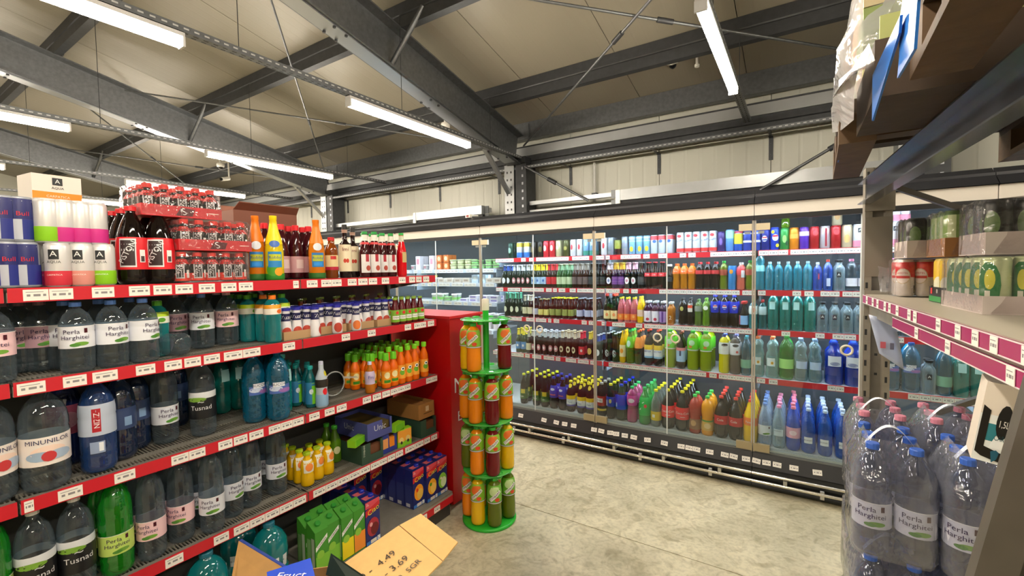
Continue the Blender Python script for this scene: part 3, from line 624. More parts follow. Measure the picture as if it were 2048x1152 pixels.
# ================================================================== THE GOODS: one of each kind
W_ = 'F4F2EE'
CL = CLR('8E9CA6', .05, .04, tint='D2DCE2', edge=.34, bump=.06); CLB = CLR('9FB8DC', .16, .05, tint='B4C8E8', bump=.1); TEAL = CLR('1E9AA0', .38, .06, tint='4CB8BC')
TEALD = CLR('0F6E74', .5, .06, tint='2C8C90'); BLUE = CLR('1240A8', .45, .06, tint='2458B8'); SKY = CLR('4A9AD8', .35, .06, tint='7CBCE8'); GRN = CLR('128A1E', .45, .06, tint='2CB030')
DKGL = M('15130F', .06); DGRN = M('0C1F12', .06); AMB = M('2B1206', .06); COLA = M('120A08', .05)
OR = M('F08A10', .12); ORD_ = M('E86A08', .12); YEL = M('E8B808', .12); YG = M('A9B010', .12); PNK = CLR('D86A78', .6, .06); REDL = M('6A0610', .07); DRED = M('3A0810', .07); REDB = M('D80A18', .08)
OLV = M('5C6A10', .1); OLV2 = M('7E9410', .1); PURP = M('2A1230', .08); TEAY = M('B86A10', .1)
def T(t, u, z, s, c='161618', r=0): return ('text', t, u, z, s, r, c)
# --- big still and sparkling water bottles
def perla(key, desc, body, cap, lab, H=.32, R=.046, txt=True, ink='2A1A4A', prof='pet'):
    q = .32/H; sp = [('band', .27*q, .50*q, lab), ('disc', .012, .315*q, .020, .007, '6FA23A'), ('disc', -.004, .305*q, .014, .006, '4E8A34'), ('patch', .020, .029, .43*q, .48*q, '4A1020'), ('band', .50*q, .505*q, 'FFFFFF')]
    if txt: sp += [T('Perla', -.012, .445*q, .021, ink), T('Harghitei', -.004, .385*q, .0195, ink)]
    bottle(key, desc, prof, H, R, body, cap, sp, 'water_bottle', capr=.0165, caph=.017)
perla('perla', 'clear water bottle, white label, blue cap', CL, '5A86D8', 'E6E9F2')
perla('perlap', 'clear water bottle, pink label, pink cap', CL, 'D8A0B0', 'F0C8CE')
perla('perlag', 'green water bottle with yellow-green label', GRN, '1E8A2A', 'C4E070', .375, .051)
perla('perlak', 'clear water bottle, dull pink label, pink cap', CL, '7C5660', 'B893A0', .25, .047)
perla('perlaw', 'clear big bottle with white label and pale shoulder band', CL, 'C8CCD8', 'D8DCE6', .37, .047)
perla('perla4', 'tall clear water bottle, white label', CL, '5A86D8', 'E6E9F2', .37, .047); perla('perlap4', 'tall clear water bottle, pink label', CL, 'D8A0B0', 'F0C8CE', .37, .047)
perla('perlas', 'squat clear water bottle, white label, blue cap', CL, '5A86D8', 'E6E9F2', .245, .047); perla('perlaps', 'squat clear water bottle, pink label, pink cap', CL, 'E0A8B8', 'F0C8CE', .25, .046)
bottle('minun', 'wide clear water bottle with orange-pink picture label', 'pet', .35, .062, CL, 'E8E8E8', [('band', .26, .53, 'EFE6E0'), T('MINUNILOR', 0, .485, .021, '1A2050'), ('disc', 0, .385, .045, .022, 'F4D8C8'), ('disc', -.022, .35, .034, .016, '9DB4CC'), ('disc', .026, .35, .034, .016, 'A8BCD4'), ('disc', 0, .345, .018, .017, 'C83A3E')], 'water_bottle', capr=.019)
bottle('tus', 'clear water bottle with black label and green wave', 'pet', .34, .05, CL, 'E8E8E8', [('band', .50, .58, 'D8DCE0'), ('band', .24, .5, '14161A'), ('disc', -.02, .49, .04, .010, '7AA83A'), T('Tusnad', 0, .38, .027, 'E8E8EA'), T('~', 0, .46, .04, 'C8CCD0')], 'water_bottle', capr=.017)
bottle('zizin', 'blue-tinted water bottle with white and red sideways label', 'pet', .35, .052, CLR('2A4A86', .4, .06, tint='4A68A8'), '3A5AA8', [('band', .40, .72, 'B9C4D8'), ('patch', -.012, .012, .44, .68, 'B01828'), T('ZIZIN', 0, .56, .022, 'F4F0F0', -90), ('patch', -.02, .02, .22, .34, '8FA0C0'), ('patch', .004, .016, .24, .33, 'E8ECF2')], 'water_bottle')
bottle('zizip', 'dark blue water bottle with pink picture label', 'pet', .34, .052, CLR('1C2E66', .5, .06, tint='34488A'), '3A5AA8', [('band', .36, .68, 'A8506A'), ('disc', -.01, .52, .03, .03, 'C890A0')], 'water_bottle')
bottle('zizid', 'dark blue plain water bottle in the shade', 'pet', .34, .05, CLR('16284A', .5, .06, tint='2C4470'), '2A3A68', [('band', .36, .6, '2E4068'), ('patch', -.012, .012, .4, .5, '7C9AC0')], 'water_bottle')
bottle('tealg', 'teal water bottle, green cap, lime label', 'tymp', .228, .038, TEAL, '58B020', [('band', .60, .78, 'E8ECE0'), ('band', .72, .80, 'B8D820'), ('disc', .01, .66, .014, .009, '5AA030')], 'water_bottle', caph=.02, capr=.017)
bottle('tealo', 'teal water bottle, orange cap, orange label', 'tymp', .228, .038, TEAL, 'F07A18', [('band', .60, .78, 'F0E8DC'), ('band', .72, .80, 'F0A020'), ('disc', .012, .66, .014, .010, 'E06A28')], 'water_bottle', caph=.02, capr=.017)
bottle('buco', 'teal ribbed water bottle with mountain label', 'pet', .34, .052, CLR('0E6C90', .4, .06, tint='3C98B4', bump=.3), '2858A8', [('patch', -.05, .05, .40, .52, '4A68B0'), ('disc', -.02, .47, .03, .012, 'C8D4EC'), ('disc', .022, .44, .03, .010, '9A6AB0'), ('patch', -.032, .02, .5, .56, 'E8ECF4'), T('BUCOV', -.006, .53, .018, '1A2A5A')], 'water_bottle')
bottle('jug', 'large teal five-litre water jug', 'jug', .33, .078, CLR('108A90', .5, .06, tint='2CA0A4'), '1E6A80', [('patch', -.04, .03, .40, .56, 'E4ECEE'), T('BUCOVINA', -.006, .48, .014, '14506A'), ('patch', .05, .075, .38, .56, 'D8DCE0')], 'water_jug')
bottle('sport', 'small teal sports drink, green and blue wrap', 'mini', .22, .028, M('0E5C62', .1), '18A0A0', [('band', .1, .62, '2E7AA8'), ('patch', -.01, .02, .1, .6, '7ACC28'), ('disc', -.012, .4, .01, .014, 'D8E4F0')], 'sports_bottle')
bottle('sportw', 'single white and black printed sports bottle', 'mini', .245, .031, M('B8C4D0', .2), 'C8CCE4', [('band', .05, .3, '8AB0D0'), ('band', .45, .62, '2A2420'), ('disc', 0, .36, .012, .018, 'D8202A'), ('disc', .01, .74, .01, .014, 'C8C020')], 'sports_bottle', caph=.03, capr=.012)
bottle('tedi', 'small orange juice bottle, green lid', 'mini', .215, .029, ORD_, '6CC820', [('band', .14, .5, 'F09A20'), ('disc', 0, .38, .018, .02, 'F4E8B0'), ('patch', -.02, .02, .17, .25, '3E8A20')], 'juice_bottle', caph=.045, capr=.019)
bottle('tedic', 'orange carrot juice bottle, lime lid', 'mini', .235, .029, ORD_, '7CD020', [('band', .16, .52, 'F4A838'), ('disc', 0, .32, .016, .016, '68A828'), ('disc', .004, .42, .012, .012, 'FFFFFF'), ('disc', .004, .42, .006, .006, '202020')], 'juice_bottle', caph=.03, capr=.017)
bottle('fruc', 'small amber juice bottle with violet label', 'mini', .185, .029, TEAY, 'C8D0F4', [('band', .3, .7, 'C8B8D8'), T('Fru', 0, .52, .026, '3A3A9A')], 'juice_bottle', caph=.03, capr=.012)
bottle('oj', 'small yellow orange-juice bottle, fruit label', 'mini', .175, .033, YEL, 'A8C818', [('patch', -.028, .028, .42, .78, 'F0ECD8'), ('disc', 0, .58, .02, .02, 'F08A3A')], 'juice_bottle', caph=.014, capr=.019)
bottle('glassg', 'round green glass bottle', 'stub', .21, .036, M('4E7A14', .08), '3CA828', [('disc', 0, .35, .02, .022, 'D0D4A0')], 'juice_bottle')
bottle('tymg', 'glass red juice bottle with green label', 'juice', .165, .026, M('5A0A10', .06), '8CB040', [('band', .1, .55, '7CB030'), ('patch', -.022, .022, .2, .34, W_), T('TYMBARK', 0, .27, .0085, '1A1A1A'), ('disc', .008, .45, .01, .01, 'D83030')], 'juice_bottle', caph=.012)
bottle('tymgo', 'glass amber juice bottle with lime cap', 'juice', .185, .026, M('7A3206', .06), 'A8BC40', [('band', .1, .55, 'B87A30')], 'juice_bottle', caph=.012)
bottle('yog', 'white yogurt drink with fruit picture, blue cap', 'yog', .155, .027, M('E8E6EA', .35), '2A2A9A', [('band', .58, .82, '1C1C50'), T('Zuzu', 0, .7, .026, W_), ('disc', 0, .22, .022, .026, 'B84030')], 'yogurt_bottle', caph=.014)
bottle('yogo', 'white yogurt drink with peach picture, blue cap', 'yog', .155, .027, M('E8E6EA', .35), '2A2A9A', [('band', .58, .82, '1C1C50'), T('Zuzu', 0, .7, .026, W_), ('disc', 0, .22, .022, .026, 'E07838')], 'yogurt_bottle', caph=.014)
bottle('yogb', 'white yogurt drink turned backwards, blue cap', 'yog', .155, .027, M('DCDADF', .35), '24247A', [('patch', -.014, .006, .2, .42, 'B8B8C0')], 'yogurt_bottle', caph=.014)
# --- top shelf
bottle('piston', 'big black cola-like energy bottle with red label', 'cone', .30, .050, COLA, 'D82830', [('band', .19, .60, 'E0202A'), ('patch', -.028, .024, .22, .58, 'D8DADC'), ('patch', -.024, .020, .24, .56, '2A1416'), T('PiSTON', -.002, .41, .027, 'F0F0F0', 62), ('patch', .034, .052, .28, .44, 'F0EEEA'), ('patch', .037, .049, .29, .36, '4A3A3A')], 'soda_bottle', capr=.019)
bottle('pistons', 'small energy drink bottle with red cap', 'stub', .124, .0265, COLA, 'E83028', [('band', .04, .30, 'E83820'), ('band', .60, .76, 'C82828'), ('patch', -.016, .014, .12, .72, 'C8CCCE'), ('patch', -.012, .010, .16, .66, '22181A'), T('PiSTON', 0, .42, .018, 'F0F0F0', 60), ('patch', .02, .03, .14, .4, 'E8E6E2')], 'energy_bottle', capr=.017, caph=.018)
bottle('champo', "orange children's sparkling bottle with foil neck", 'champ', .31, .041, M('C87010', .1), None, [('band', .60, 1.0, 'F08018'), ('band', .0, .1, '2E6A28'), ('patch', -.03, .03, .2, .44, '2A78B8'), ('patch', -.026, .026, .3, .4, 'B8C028'), T('Robby', 0, .35, .02, '204A88'), ('patch', -.02, .02, .22, .28, '2A90E0'), ('disc', 0, .54, .02, .02, 'D8E0E8')], 'sparkling_bottle')
bottle('champy', "yellow children's sparkling bottle with foil neck", 'champ', .31, .041, M('D8C010', .1), None, [('band', .56, 1.0, 'F4DC08'), ('band', .0, .1, '2E8A28'), ('disc', -.01, .16, .03, .03, '4AA02A'), ('disc', .015, .13, .018, .02, 'E8A018'), ('patch', -.03, .03, .2, .44, '2A88C8'), ('patch', -.026, .026, .3, .4, 'C8D028'), T('Robby', 0, .35, .02, '204A88'), ('disc', 0, .56, .022, .016, '3A68B8')], 'sparkling_bottle')
bottle('syr', 'dark red syrup bottle with red cap', 'cone', .285, .038, M('3A0A14', .08), 'D81828', [('band', .12, .42, 'C89AA0'), ('patch', -.02, .02, .2, .36, 'E0C8C8')], 'syrup_bottle', capr=.017, caph=.028)
bottle('nect', 'amber nectar bottle with red lid and cream label', 'carafe', .225, .034, M('7A3A08', .07), 'C8202A', [('band', .2, .56, 'E0CC98'), ('band', .2, .28, 'B81838'), ('patch', -.01, .02, .46, .54, 'C02828')], 'nectar_bottle', capr=.018)
bottle('wineb', 'dark wine bottle with cream heart label', 'wine', .30, .034, M('1A0A0C', .06), '141416', [('band', .12, .62, 'E8DCBC'), ('disc', -.008, .32, .008, .012, 'C83A20'), ('disc', .006, .32, .008, .012, 'C83A20'), T('Imi', -.004, .53, .028, '7A2018'), ('band', .84, .9, 'B89888')], 'wine_bottle', caph=.035, capr=.0145)
bottle('syrg', 'dark red syrup bottle with green tall cap', 'juice', .27, .034, M('3A0C10', .07), '28A048', [('band', .80, .93, 'E4E4D8'), ('band', .72, .77, 'D83038'), ('patch', -.03, .03, .1, .5, 'E8E4E4'), ('patch', -.004, .014, .34, .5, 'B02838'), ('disc', .01, .2, .013, .016, 'B04838')], 'syrup_bottle', caph=.016, capr=.017)
bottle('redb', 'bright red syrup bottle with green cap', 'juice', .275, .031, REDB, '2CB050', [('band', .80, .93, 'D8DCC8'), ('patch', -.004, .03, .32, .56, 'C8B078')], 'syrup_bottle', caph=.016, capr=.016)
can('rbl', 'blue and silver energy can', .150, .034, 'B8BCC8', [('band', .06, .5, '1E2A80'), ('patch', -.02, .028, .5, .95, '1E2468'), ('patch', -.03, -.002, .06, .5, 'B8BCC8'), T('Bull', 0, .62, .02, 'C82030'), ('band', .02, .06, 'A8ACB4')], 'energy_can')
def aqua(key, col, nm): can(key, 'white water can with %s band' % nm, .15, .034, 'ECEAEA', [('band', .03, .36, col), ('patch', -.013, .013, .62, .84, '202226'), T('A', 0, .74, .026, W_), T('AQUA', 0, .56, .012, '303438'), T('CARPATICA', 0, .27, .007, W_)], 'water_can')
aqua('aqr', 'D83848', 'red'); aqua('aqs', 'E09488', 'salmon'); aqua('aqg', '8CCC20', 'green'); aqua('aqm', 'D0308A', 'magenta'); aqua('aqp', 'E88AA0', 'pale pink')
# --- fridge kinds
def beer(key, desc, body, neck, lab, cap, H=.245, R=.0315, prof='beer', shape='band', dot=None, lc=W_):
    sp = []
    if neck: sp.append(('band', .74, .95, neck))
    if lab: sp.append(('band', .16, .46, lab) if shape == 'band' else ('disc', 0, .31, .021, .032, lab))
    if dot: sp.append(('disc', 0, .31, .011, .014, dot))
    bottle(key, desc, prof, H, R, body, cap, sp, 'beer_bottle', caph=.009, n=14)
beer('b_blue', 'dark beer, round white label, blue foil', DGRN, '2A4A98', 'E8ECF0', 'C8CCD8', shape='disc')
beer('b_silv', 'green beer, silver neck, pinkish label', DGRN, 'C4CCCC', 'C88A90', 'D0D4D8', shape='disc', dot='F0E8E8')
beer('b_yel', 'dark beer, yellow neck, blue-white label', DGRN, 'E8C820', 'A8C4E0', 'E0C030', dot='2A5AA8')
beer('b_red', 'red-labelled beer bottle', AMB, 'B82028', 'C02430', 'B02028')
beer('b_grn', 'green beer with green-white label', M('1C4A1C', .06), '7AA07A', 'B8C8A0', 'C8D0A0')
beer('b_amb', 'dark amber beer with grey foil', AMB, '8A8278', '6A5A58', '90887A')
beer('b_dark', 'plain dark glass beer bottle', DKGL, None, '3A3C3E', '6A6A68')
beer('b_diam', 'dark beer with white diamond label', AMB, 'D8C8D0', 'EEEAF4', 'D0C8CC', shape='disc', dot='8A98C0')
beer('b_oval', 'pink-necked beer with white oval label', DKGL, 'DCA8B8', 'F0EAEC', 'E0B0B8', shape='disc', dot='D08898')
beer('b_purp', 'purple fruit beer bottle', PURP, 'D0A030', '7A4A90', 'C0A040')
beer('b_cap', 'small dark beer, yellow crown', AMB, None, '8C9A50', 'D8D020', .215, .031, 'stub')
beer('b_wb', 'dark ale with white-blue label', DKGL, None, 'B8C0DC', '9098A0', .215, .033, 'stub')
beer('b_cream', 'dark beer with cream label', DKGL, 'C8C8B8', 'D8D4B0', 'C8C8A8', .235, .031)
beer('b_ylab', 'small dark beer with yellow label', AMB, None, 'D8D078', 'A8A068', .2, .029, 'stub')
beer('b_gtall', 'tall green beer with cream oval', DGRN, '3A7A5A', 'D8DCC0', '5AA080', .26, .032, shape='disc')
beer('b_yneck', 'green beer, yellow foil neck, blue label', M('123018', .06), 'E8D838', '4A88C8', 'E0D030', .255, .031, dot='E8F0F4')
beer('b_rnd', 'brown beer with large cream round label', AMB, 'D8D0B8', 'E0D4B0', 'C8B890', .255, .033, shape='disc', dot='4A2A18')
beer('b_rlab', 'dark beer with red foil and red label', DKGL, 'D83048', 'D83840', 'C03040', .26, .032, dot='F0D8D8')
beer('b_yrnd', 'dark beer with yellow round label', DKGL, 'D8C040', 'D8B868', 'D8C050', .265, .035, shape='disc')
beer('b_swirl', 'black bottle with silver swirl', DKGL, None, None, 'C8CCCC', .27, .036, 'stub')
k = KIND['b_swirl']; P_ = [(r*.036, z*.27) for r, z in PROF['stub']]; mm = MB(); decals(mm, [('disc', 0, .3, .02, .034, 'A8B4B4'), ('disc', .004, .3, .013, .026, '20282A'), T('S', 0, .3, .06, 'D0D8D8')], cyl_map(P_), P_, .27); k['parts'].append(('label', mm.mesh('label')))
bottle('cocac', 'contour glass cola bottle with red label', 'cola', .245, .030, COLA, 'C83038', [('band', .46, .60, 'D8303C'), T('Cola', 0, .53, .017, W_)], 'soda_bottle', caph=.009, n=14)
bottle('slim', 'slim dark bottle with silver cap', 'beer', .22, .028, DKGL, 'D8DCDC', [('band', .3, .5, '30343A')], 'drink_bottle', n=14)
bottle('fanta5', 'small orange soda bottle with orange label', 'waist', .225, .031, M('A86A08', .1), 'D86018', [('band', .60, .80, 'E8702A'), T('Fanta', 0, .7, .016, W_)], 'soda_bottle', n=14)
bottle('cola5', 'small cola bottle with red label', 'waist', .235, .031, COLA, 'C82830', [('band', .56, .70, 'C83A40')], 'soda_bottle', n=14)
bottle('spr5', 'small dark green-capped soda bottle', 'waist', .24, .031, OLV, '2CB040', [('band', .5, .7, 'A04838')], 'soda_bottle', n=14)
bottle('tea5', 'small pink tea bottle with white cap', 'waist', .225, .033, M('B85A48', .1), 'F0F0F0', [('band', .55, .85, 'D8404A'), ('patch', 0, .03, .45, .8, 'E8F0F4')], 'tea_bottle', n=14)
can('c_blue', 'slim blue and orange soda can', .20, .031, '3A90D8', [('band', .7, .95, '2A78C8'), ('disc', -.01, .75, .014, .018, 'F0A030')])
bottle('t_tall', 'tall teal ribbed water bottle', 'hour', .30, .037, CLR('30A8C0', .4, .05, tint='70CCD8', bump=.4), '50B8C8', [('band', .5, .66, '8CD8DC')], 'water_bottle')
bottle('t_05', 'small teal ribbed water bottle', 'pet', .225, .031, CLR('1E9CB8', .4, .05, tint='5CC4D4', bump=.4), 'B8DCE4', [], 'water_bottle', n=14)
bottle('bl_05', 'small blue water bottle, white cap', 'pet', .215, .031, CLR('2A5AC8', .4, .05, tint='5C88E0', bump=.4), 'C8D8F0', [('patch', -.004, .004, .4, .6, 'C04050')], 'water_bottle', n=14)
bottle('bl_r', 'small blue water bottle, red cap', 'pet', .235, .031, CLR('3A6AC8', .4, .05, tint='6C90E0'), 'E05048', [('patch', -.012, .012, .15, .4, 'C8D4F0')], 'water_bottle', n=14)
bottle('aq_b', 'clear square-shouldered bottle, black square label', 'carafe', .23, .037, CLR('B8CCD4', .2, .05, tint='D4E4EA'), '1A1C1E', [('patch', -.012, .012, .44, .60, '26282C'), T('A', 0, .52, .024, W_)], 'water_bottle', n=14)
bottle('pk_05', 'small clear water bottle, pink cap, white label', 'pet', .235, .035, CL, 'E890B8', [('band', .15, .4, 'E8E8F4')], 'water_bottle', n=14)
bottle('pinkj', 'pink lemonade bottle with orange label', 'cone', .235, .030, PNK, 'D8D830', [('band', .1, .34, 'F0803A'), ('disc', 0, .24, .012, .014, 'F8B060')], 'lemonade_bottle', n=14)
bottle('yelj', 'yellow juice bottle with pale label', 'cone', .245, .030, YEL, 'D8C020', [('band', .25, .5, 'E8C8B0')], 'juice_bottle', n=14)
bottle('redcap', 'dark bottle with red cap and yellow label', 'stub', .265, .034, DGRN, 'D84030', [('band', .1, .4, 'E8D8A0'), ('disc', 0, .25, .014, .016, 'E08850')], 'drink_bottle', capr=.017, caph=.022, n=14)
bottle('carw', 'dark berry smoothie, white label, silver cap', 'carafe', .205, .034, M('3A1030', .08), 'C8CCD0', [('band', .08, .56, 'E8E4F0'), ('disc', 0, .2, .014, .014, 'B82848')], 'smoothie_bottle', n=14, capr=.02)
bottle('carv', 'purple smoothie bottle with violet label', 'carafe', .205, .033, PURP, 'D0D0D4', [('band', .08, .56, 'A888C8'), ('patch', -.012, .004, .1, .54, '5A2A88')], 'smoothie_bottle', n=14, capr=.02)
bottle('caro', 'orange smoothie bottle, white squiggle', 'carafe', .20, .030, M('B06A18', .1), 'D8D8D8', [T('2', 0, .3, .05, 'F0E0C8')], 'smoothie_bottle', n=14, capr=.019)
bottle('dk5', 'small dark cola bottle with round badge', 'waist', .235, .030, COLA, '2A2A2A', [('disc', 0, .62, .014, .02, 'B8B060')], 'soda_bottle', n=14)
bottle('dk5w', 'small dark cola bottle, red-white label', 'waist', .24, .030, COLA, '383838', [('patch', -.02, .02, .5, .8, 'E8E4E0'), ('patch', -.02, .02, .64, .74, 'D84828')], 'soda_bottle', n=14)
bottle('grn5', 'small green soda bottle, white leaf label', 'waist', .24, .031, CLR('6A9A10', .6, .05), '68A028', [('disc', 0, .66, .02, .018, 'F0F4F0')], 'soda_bottle', n=14)
bottle('grn5d', 'small clear-green soda bottle, grey label', 'waist', .23, .030, CLR('6A8A30', .5, .05), '50703A', [('band', .55, .75, '8A9488')], 'soda_bottle', n=14)
PEP = [('band', .45, .80, '1A30C8'), ('disc', 0, .63, .017, .02, 'F0F0F4'), ('patch', -.014, .014, .645, .68, 'D82838'), ('patch', -.014, .014, .575, .61, '1A30A0')]
bottle('pep5', 'dark cola bottle with bright blue label', 'waist', .27, .036, COLA, '2030A0', PEP, 'soda_bottle', n=16)
bottle('redcapb', 'small dark bottle, red cap, light blue label', 'stub', .22, .034, COLA, 'B83028', [('band', .14, .48, '8AB8E8'), ('patch', -.034, -.02, .14, .5, 'C83A48')], 'drink_bottle', n=14, capr=.022, caph=.02)
bottle('tg_05', 'teal-green bottle, green cap, red-white label', 'waist', .24, .034, TEAL, '30B050', [('band', .5, .78, 'D8E4E4'), ('disc', 0, .64, .016, .018, 'E05038')], 'water_bottle', n=14)
bottle('tr_05', 'teal bottle, red cap, pale label', 'waist', .235, .031, TEALD, 'C83038', [('band', .5, .78, 'B8D4D8')], 'water_bottle', n=14)
bottle('t_15', 'tall teal water bottle', 'pet', .30, .040, CLR('149088', .45, .05, tint='3CB0A8', bump=.3), '3CA8A0', [('patch', -.02, .02, .55, .75, 'A8D8D8')], 'water_bottle', n=16)
bottle('b5', 'big dark blue water bottle, white label', 'carafe', .31, .058, CLR('0E3AB8', .5, .05, tint='2050C8'), '1A40B0', [('patch', -.055, .03, .44, .68, 'DCE0EC'), ('disc', -.01, .5, .03, .014, '8890B8')], 'water_bottle', capr=.02)
bottle('fr_y', 'yellow soda bottle with cream orange label', 'soda', .30, .030, M('D8A80C', .1), 'E0B020', [('band', .2, .56, 'F0E0B0'), ('disc', 0, .38, .016, .022, 'F09A30')], 'soda_bottle', n=14)
bottle('fr_g', 'green-capped bottle with lime shoulder wrap', 'soda', .31, .036, OLV, '28B048', [('band', .48, .8, '6CC030'), ('disc', 0, .6, .018, .03, 'C8E8D8')], 'soda_bottle', n=14)
bottle('fr_o', 'dark bottle with orange fruit shoulder wrap', 'soda', .31, .036, M('3A2A24', .1), 'E86030', [('band', .48, .8, 'E89040'), ('disc', 0, .56, .02, .024, 'F0A050')], 'soda_bottle', n=14)
bottle('nest', 'dark iced tea bottle, yellow-white-blue label', 'soda', .325, .038, COLA, 'D84830', [('band', .22, .58, 'E8ECF0'), ('band', .45, .58, 'F4CC38'), ('band', .22, .27, '88B8E0'), T('NESTEA', 0, .4, .02, '1A3A90')], 'tea_bottle', n=14)
bottle('nestb', 'dark iced tea bottle, light blue and red label', 'soda', .32, .039, COLA, '7A3A30', [('band', .2, .58, '9CC0E8'), ('band', .5, .58, 'E08088'), ('patch', -.012, .002, .36, .5, '2A3A68')], 'tea_bottle', n=14)
def tymb(key, desc, body, lab='8CC030', fr='E8702A', top=None):
    bottle(key, desc, 'tymp', .31, .046, body, '38B038', [('band', .53, .86, lab), ('disc', .0, .80, .030, .012, fr), ('disc', -.012, .74, .026, .024, fr), ('disc', .014, .58, .016, .012, 'D84828'), ('band', .50, .53, '2A2A2A'), ('band', .505, .525, 'D8DCDC'),
        ('poly', None, W_), T('TYMBARK', 0, .66, .0185, '141414', 42)], 'juice_bottle', capr=.021, caph=.02, n=20)
# slanted name plate across the label
_dec = decals
def decals(mb, spec, fmap, prof=None, H=1, n=22):
    out = []
    for e in spec:
        if e[0] == 'poly' and e[1] is None:
            ca, sa = math.cos(math.radians(42)), math.sin(math.radians(42)); vs = []
            for i in range(9):
                for b in (-.0105, .0105): a = -.044+.088*i/8; vs.append(fmap(a*ca-b*sa, .66*H+a*sa+b*ca, .003))
            mb.add(vs, [(2*i, 2*i+2, 2*i+3, 2*i+1) for i in range(8)], M(W_, .4))
            out2 = [e2 for e2 in spec if e2[0] == 'text']
            for _, t, u, z, size, rot, c in out2:
                tv, tf = textmesh(t); c2, s2 = math.cos(math.radians(rot)), math.sin(math.radians(rot))
                mb.add([fmap(u+size*(x*c2-y*s2), z*H+size*(x*s2+y*c2), .0038) for x, y in tv], tf, M(c, .4))
            _dec(mb, [q for q in spec if q[0] not in ('text',) and not (q[0] == 'poly' and q[1] is None)], fmap, prof, H, n); return
    _dec(mb, spec, fmap, prof, H, n)
tymb('ty_o', 'orange fruit drink in a tall bottle', OR); tymb('ty_y', 'yellow fruit drink in a tall bottle', YEL); tymb('ty_r', 'dark red fruit drink in a tall bottle', REDL)
tymb('ty_g', 'olive green fruit drink in a tall bottle', OLV, '6CB030', 'C8E0A0')
bottle('tyf', 'big green fruit drink with lime shoulder wrap', 'tymp', .335, .046, OLV2, '48C040', [('band', .53, .82, '68D030'), ('band', .50, .53, 'D8E0D8'), ('disc', 0, .7, .024, .024, 'C0E8C0'), ('disc', -.01, .6, .014, .01, 'E08040')], 'juice_bottle', n=16, capr=.02)
bottle('prig', 'yellow drink bottle with white shoulder label', 'tymp', .32, .040, M('C8C010', .1), '3A4A90', [('band', .50, .80, 'E0E4E0'), ('disc', 0, .74, .024, .012, '20242A'), T('Prigat', 0, .72, .014, W_)], 'juice_bottle', n=16)
bottle('prid', 'grey-brown drink bottle with white shoulder label', 'tymp', .32, .040, M('4A4440', .1), '5A5A88', [('band', .50, .80, 'D8DCE4'), ('disc', 0, .74, .024, .012, '20242A'), ('disc', .01, .58, .01, .01, 'C04848')], 'juice_bottle', n=16)
bottle('t4', 'dark teal bottle with lime label patch', 'pet', .31, .038, CLR('0C5A70', .5, .05, tint='2C8098'), '3A90A0', [('band', .2, .42, '6AA890')], 'water_bottle', n=14)
bottle('hourc', 'clear hourglass water bottle, yellow flower label', 'hour', .32, .044, CLR('A8D0D0', .2, .05, tint='CCE8E8', bump=.4), 'E87848', [('patch', -.03, .03, .3, .5, 'D8E8EC'), ('disc', .01, .38, .01, .012, 'F0C020'), ('disc', .01, .38, .004, .005, '6A1A10')], 'water_bottle', n=16)
bottle('hourb', 'clear hourglass water bottle, pale blue label', 'hour', .32, .044, CLR('A0C0C4', .2, .05, tint='C8DCE0', bump=.4), '7AA0C8', [('patch', -.04, .04, .3, .48, 'B8D0F0')], 'water_bottle', n=16)
bottle('grnb', 'bright green water bottle, lime label', 'pet', .335, .05, CLR('0C7A1C', .55, .05, tint='28A838', bump=.2), '2AA040', [('band', .26, .48, '9CD878')], 'water_bottle', n=16)
# --- bottom deck
def soda(key, desc, body, cap, lab, z0=.3, z1=.62, H=.33, R=.048, extra=(), prof='soda', cat='soda_bottle'):
    bottle(key, desc, prof, H, R, body, cap, [('band', z0, z1, lab)]+list(extra), cat, n=16, capr=.0165, caph=.018)
soda('k_grn', 'dark beer PET bottle, green-yellow label, yellow cap', DKGL, 'D8D828', '3E6A20', .18, .5, .31, .041, [('patch', -.004, .04, .36, .5, 'D8C828'), T('Csiki', .004, .26, .022, W_)], cat='beer_bottle')
soda('k_blu', 'dark brown beer PET bottle, blue label, blue cap', M('1E0C08', .06), '3038A8', '2A3AB0', .36, .74, .315, .041, [('disc', 0, .62, .022, .012, 'D8DCF0'), ('patch', -.03, .03, .44, .47, 'D86860')], cat='beer_bottle')
soda('k_yel', 'dark PET bottle, yellow-white-blue label, yellow cap', M('1E0A10', .06), 'E8D820', 'E8ECF0', .2, .54, .30, .044, [('band', .42, .54, 'E8C820'), ('band', .2, .25, '5048A0'), T('Tymi', .004, .33, .02, '2A4A90'), ('disc', 0, .84, .016, .02, 'E8D028')], cat='beer_bottle')
soda('k_ros', 'dark PET bottle, red-yellow label, silver cap', DKGL, 'A8A8A0', 'A82818', .34, .62, .32, .042, [('band', .2, .26, 'E8C820'), ('patch', -.03, .03, .44, .56, 'F0ECE8'), T('ROSC', 0, .5, .02, '1A1A1A')], cat='beer_bottle')
soda('k_ycb', 'dark soda bottle, blue fruit label, yellow cap', COLA, 'E8E020', '2038A8', .36, .64, .32, .043, [('disc', .01, .52, .012, .02, 'E8D880'), ('patch', -.034, -.016, .38, .54, 'C8D0E8')])
soda('k_pep', 'big cola bottle with blue label and blue cap', COLA, '2030C8', '1A2CC0', .32, .72, .325, .052, [('patch', -.044, -.028, .38, .5, 'D8E0F4')])
soda('k_pink', 'pink soda bottle with pink label, green cap', CLR('B83A78', .7, .05), '38C068', 'D850A0', .48, .76, .32, .046, [('disc', 0, .62, .03, .02, 'F0E0EC')], 'waist')
soda('k_7', 'bright green lemonade bottle with big 7, green cap', CLR('18A038', .6, .05, tint='30B850'), '40C068', '18B048', .26, .74, .325, .052, [T('7', -.008, .5, .11, 'F4F8F4'), ('disc', .03, .52, .013, .016, 'D83040')])
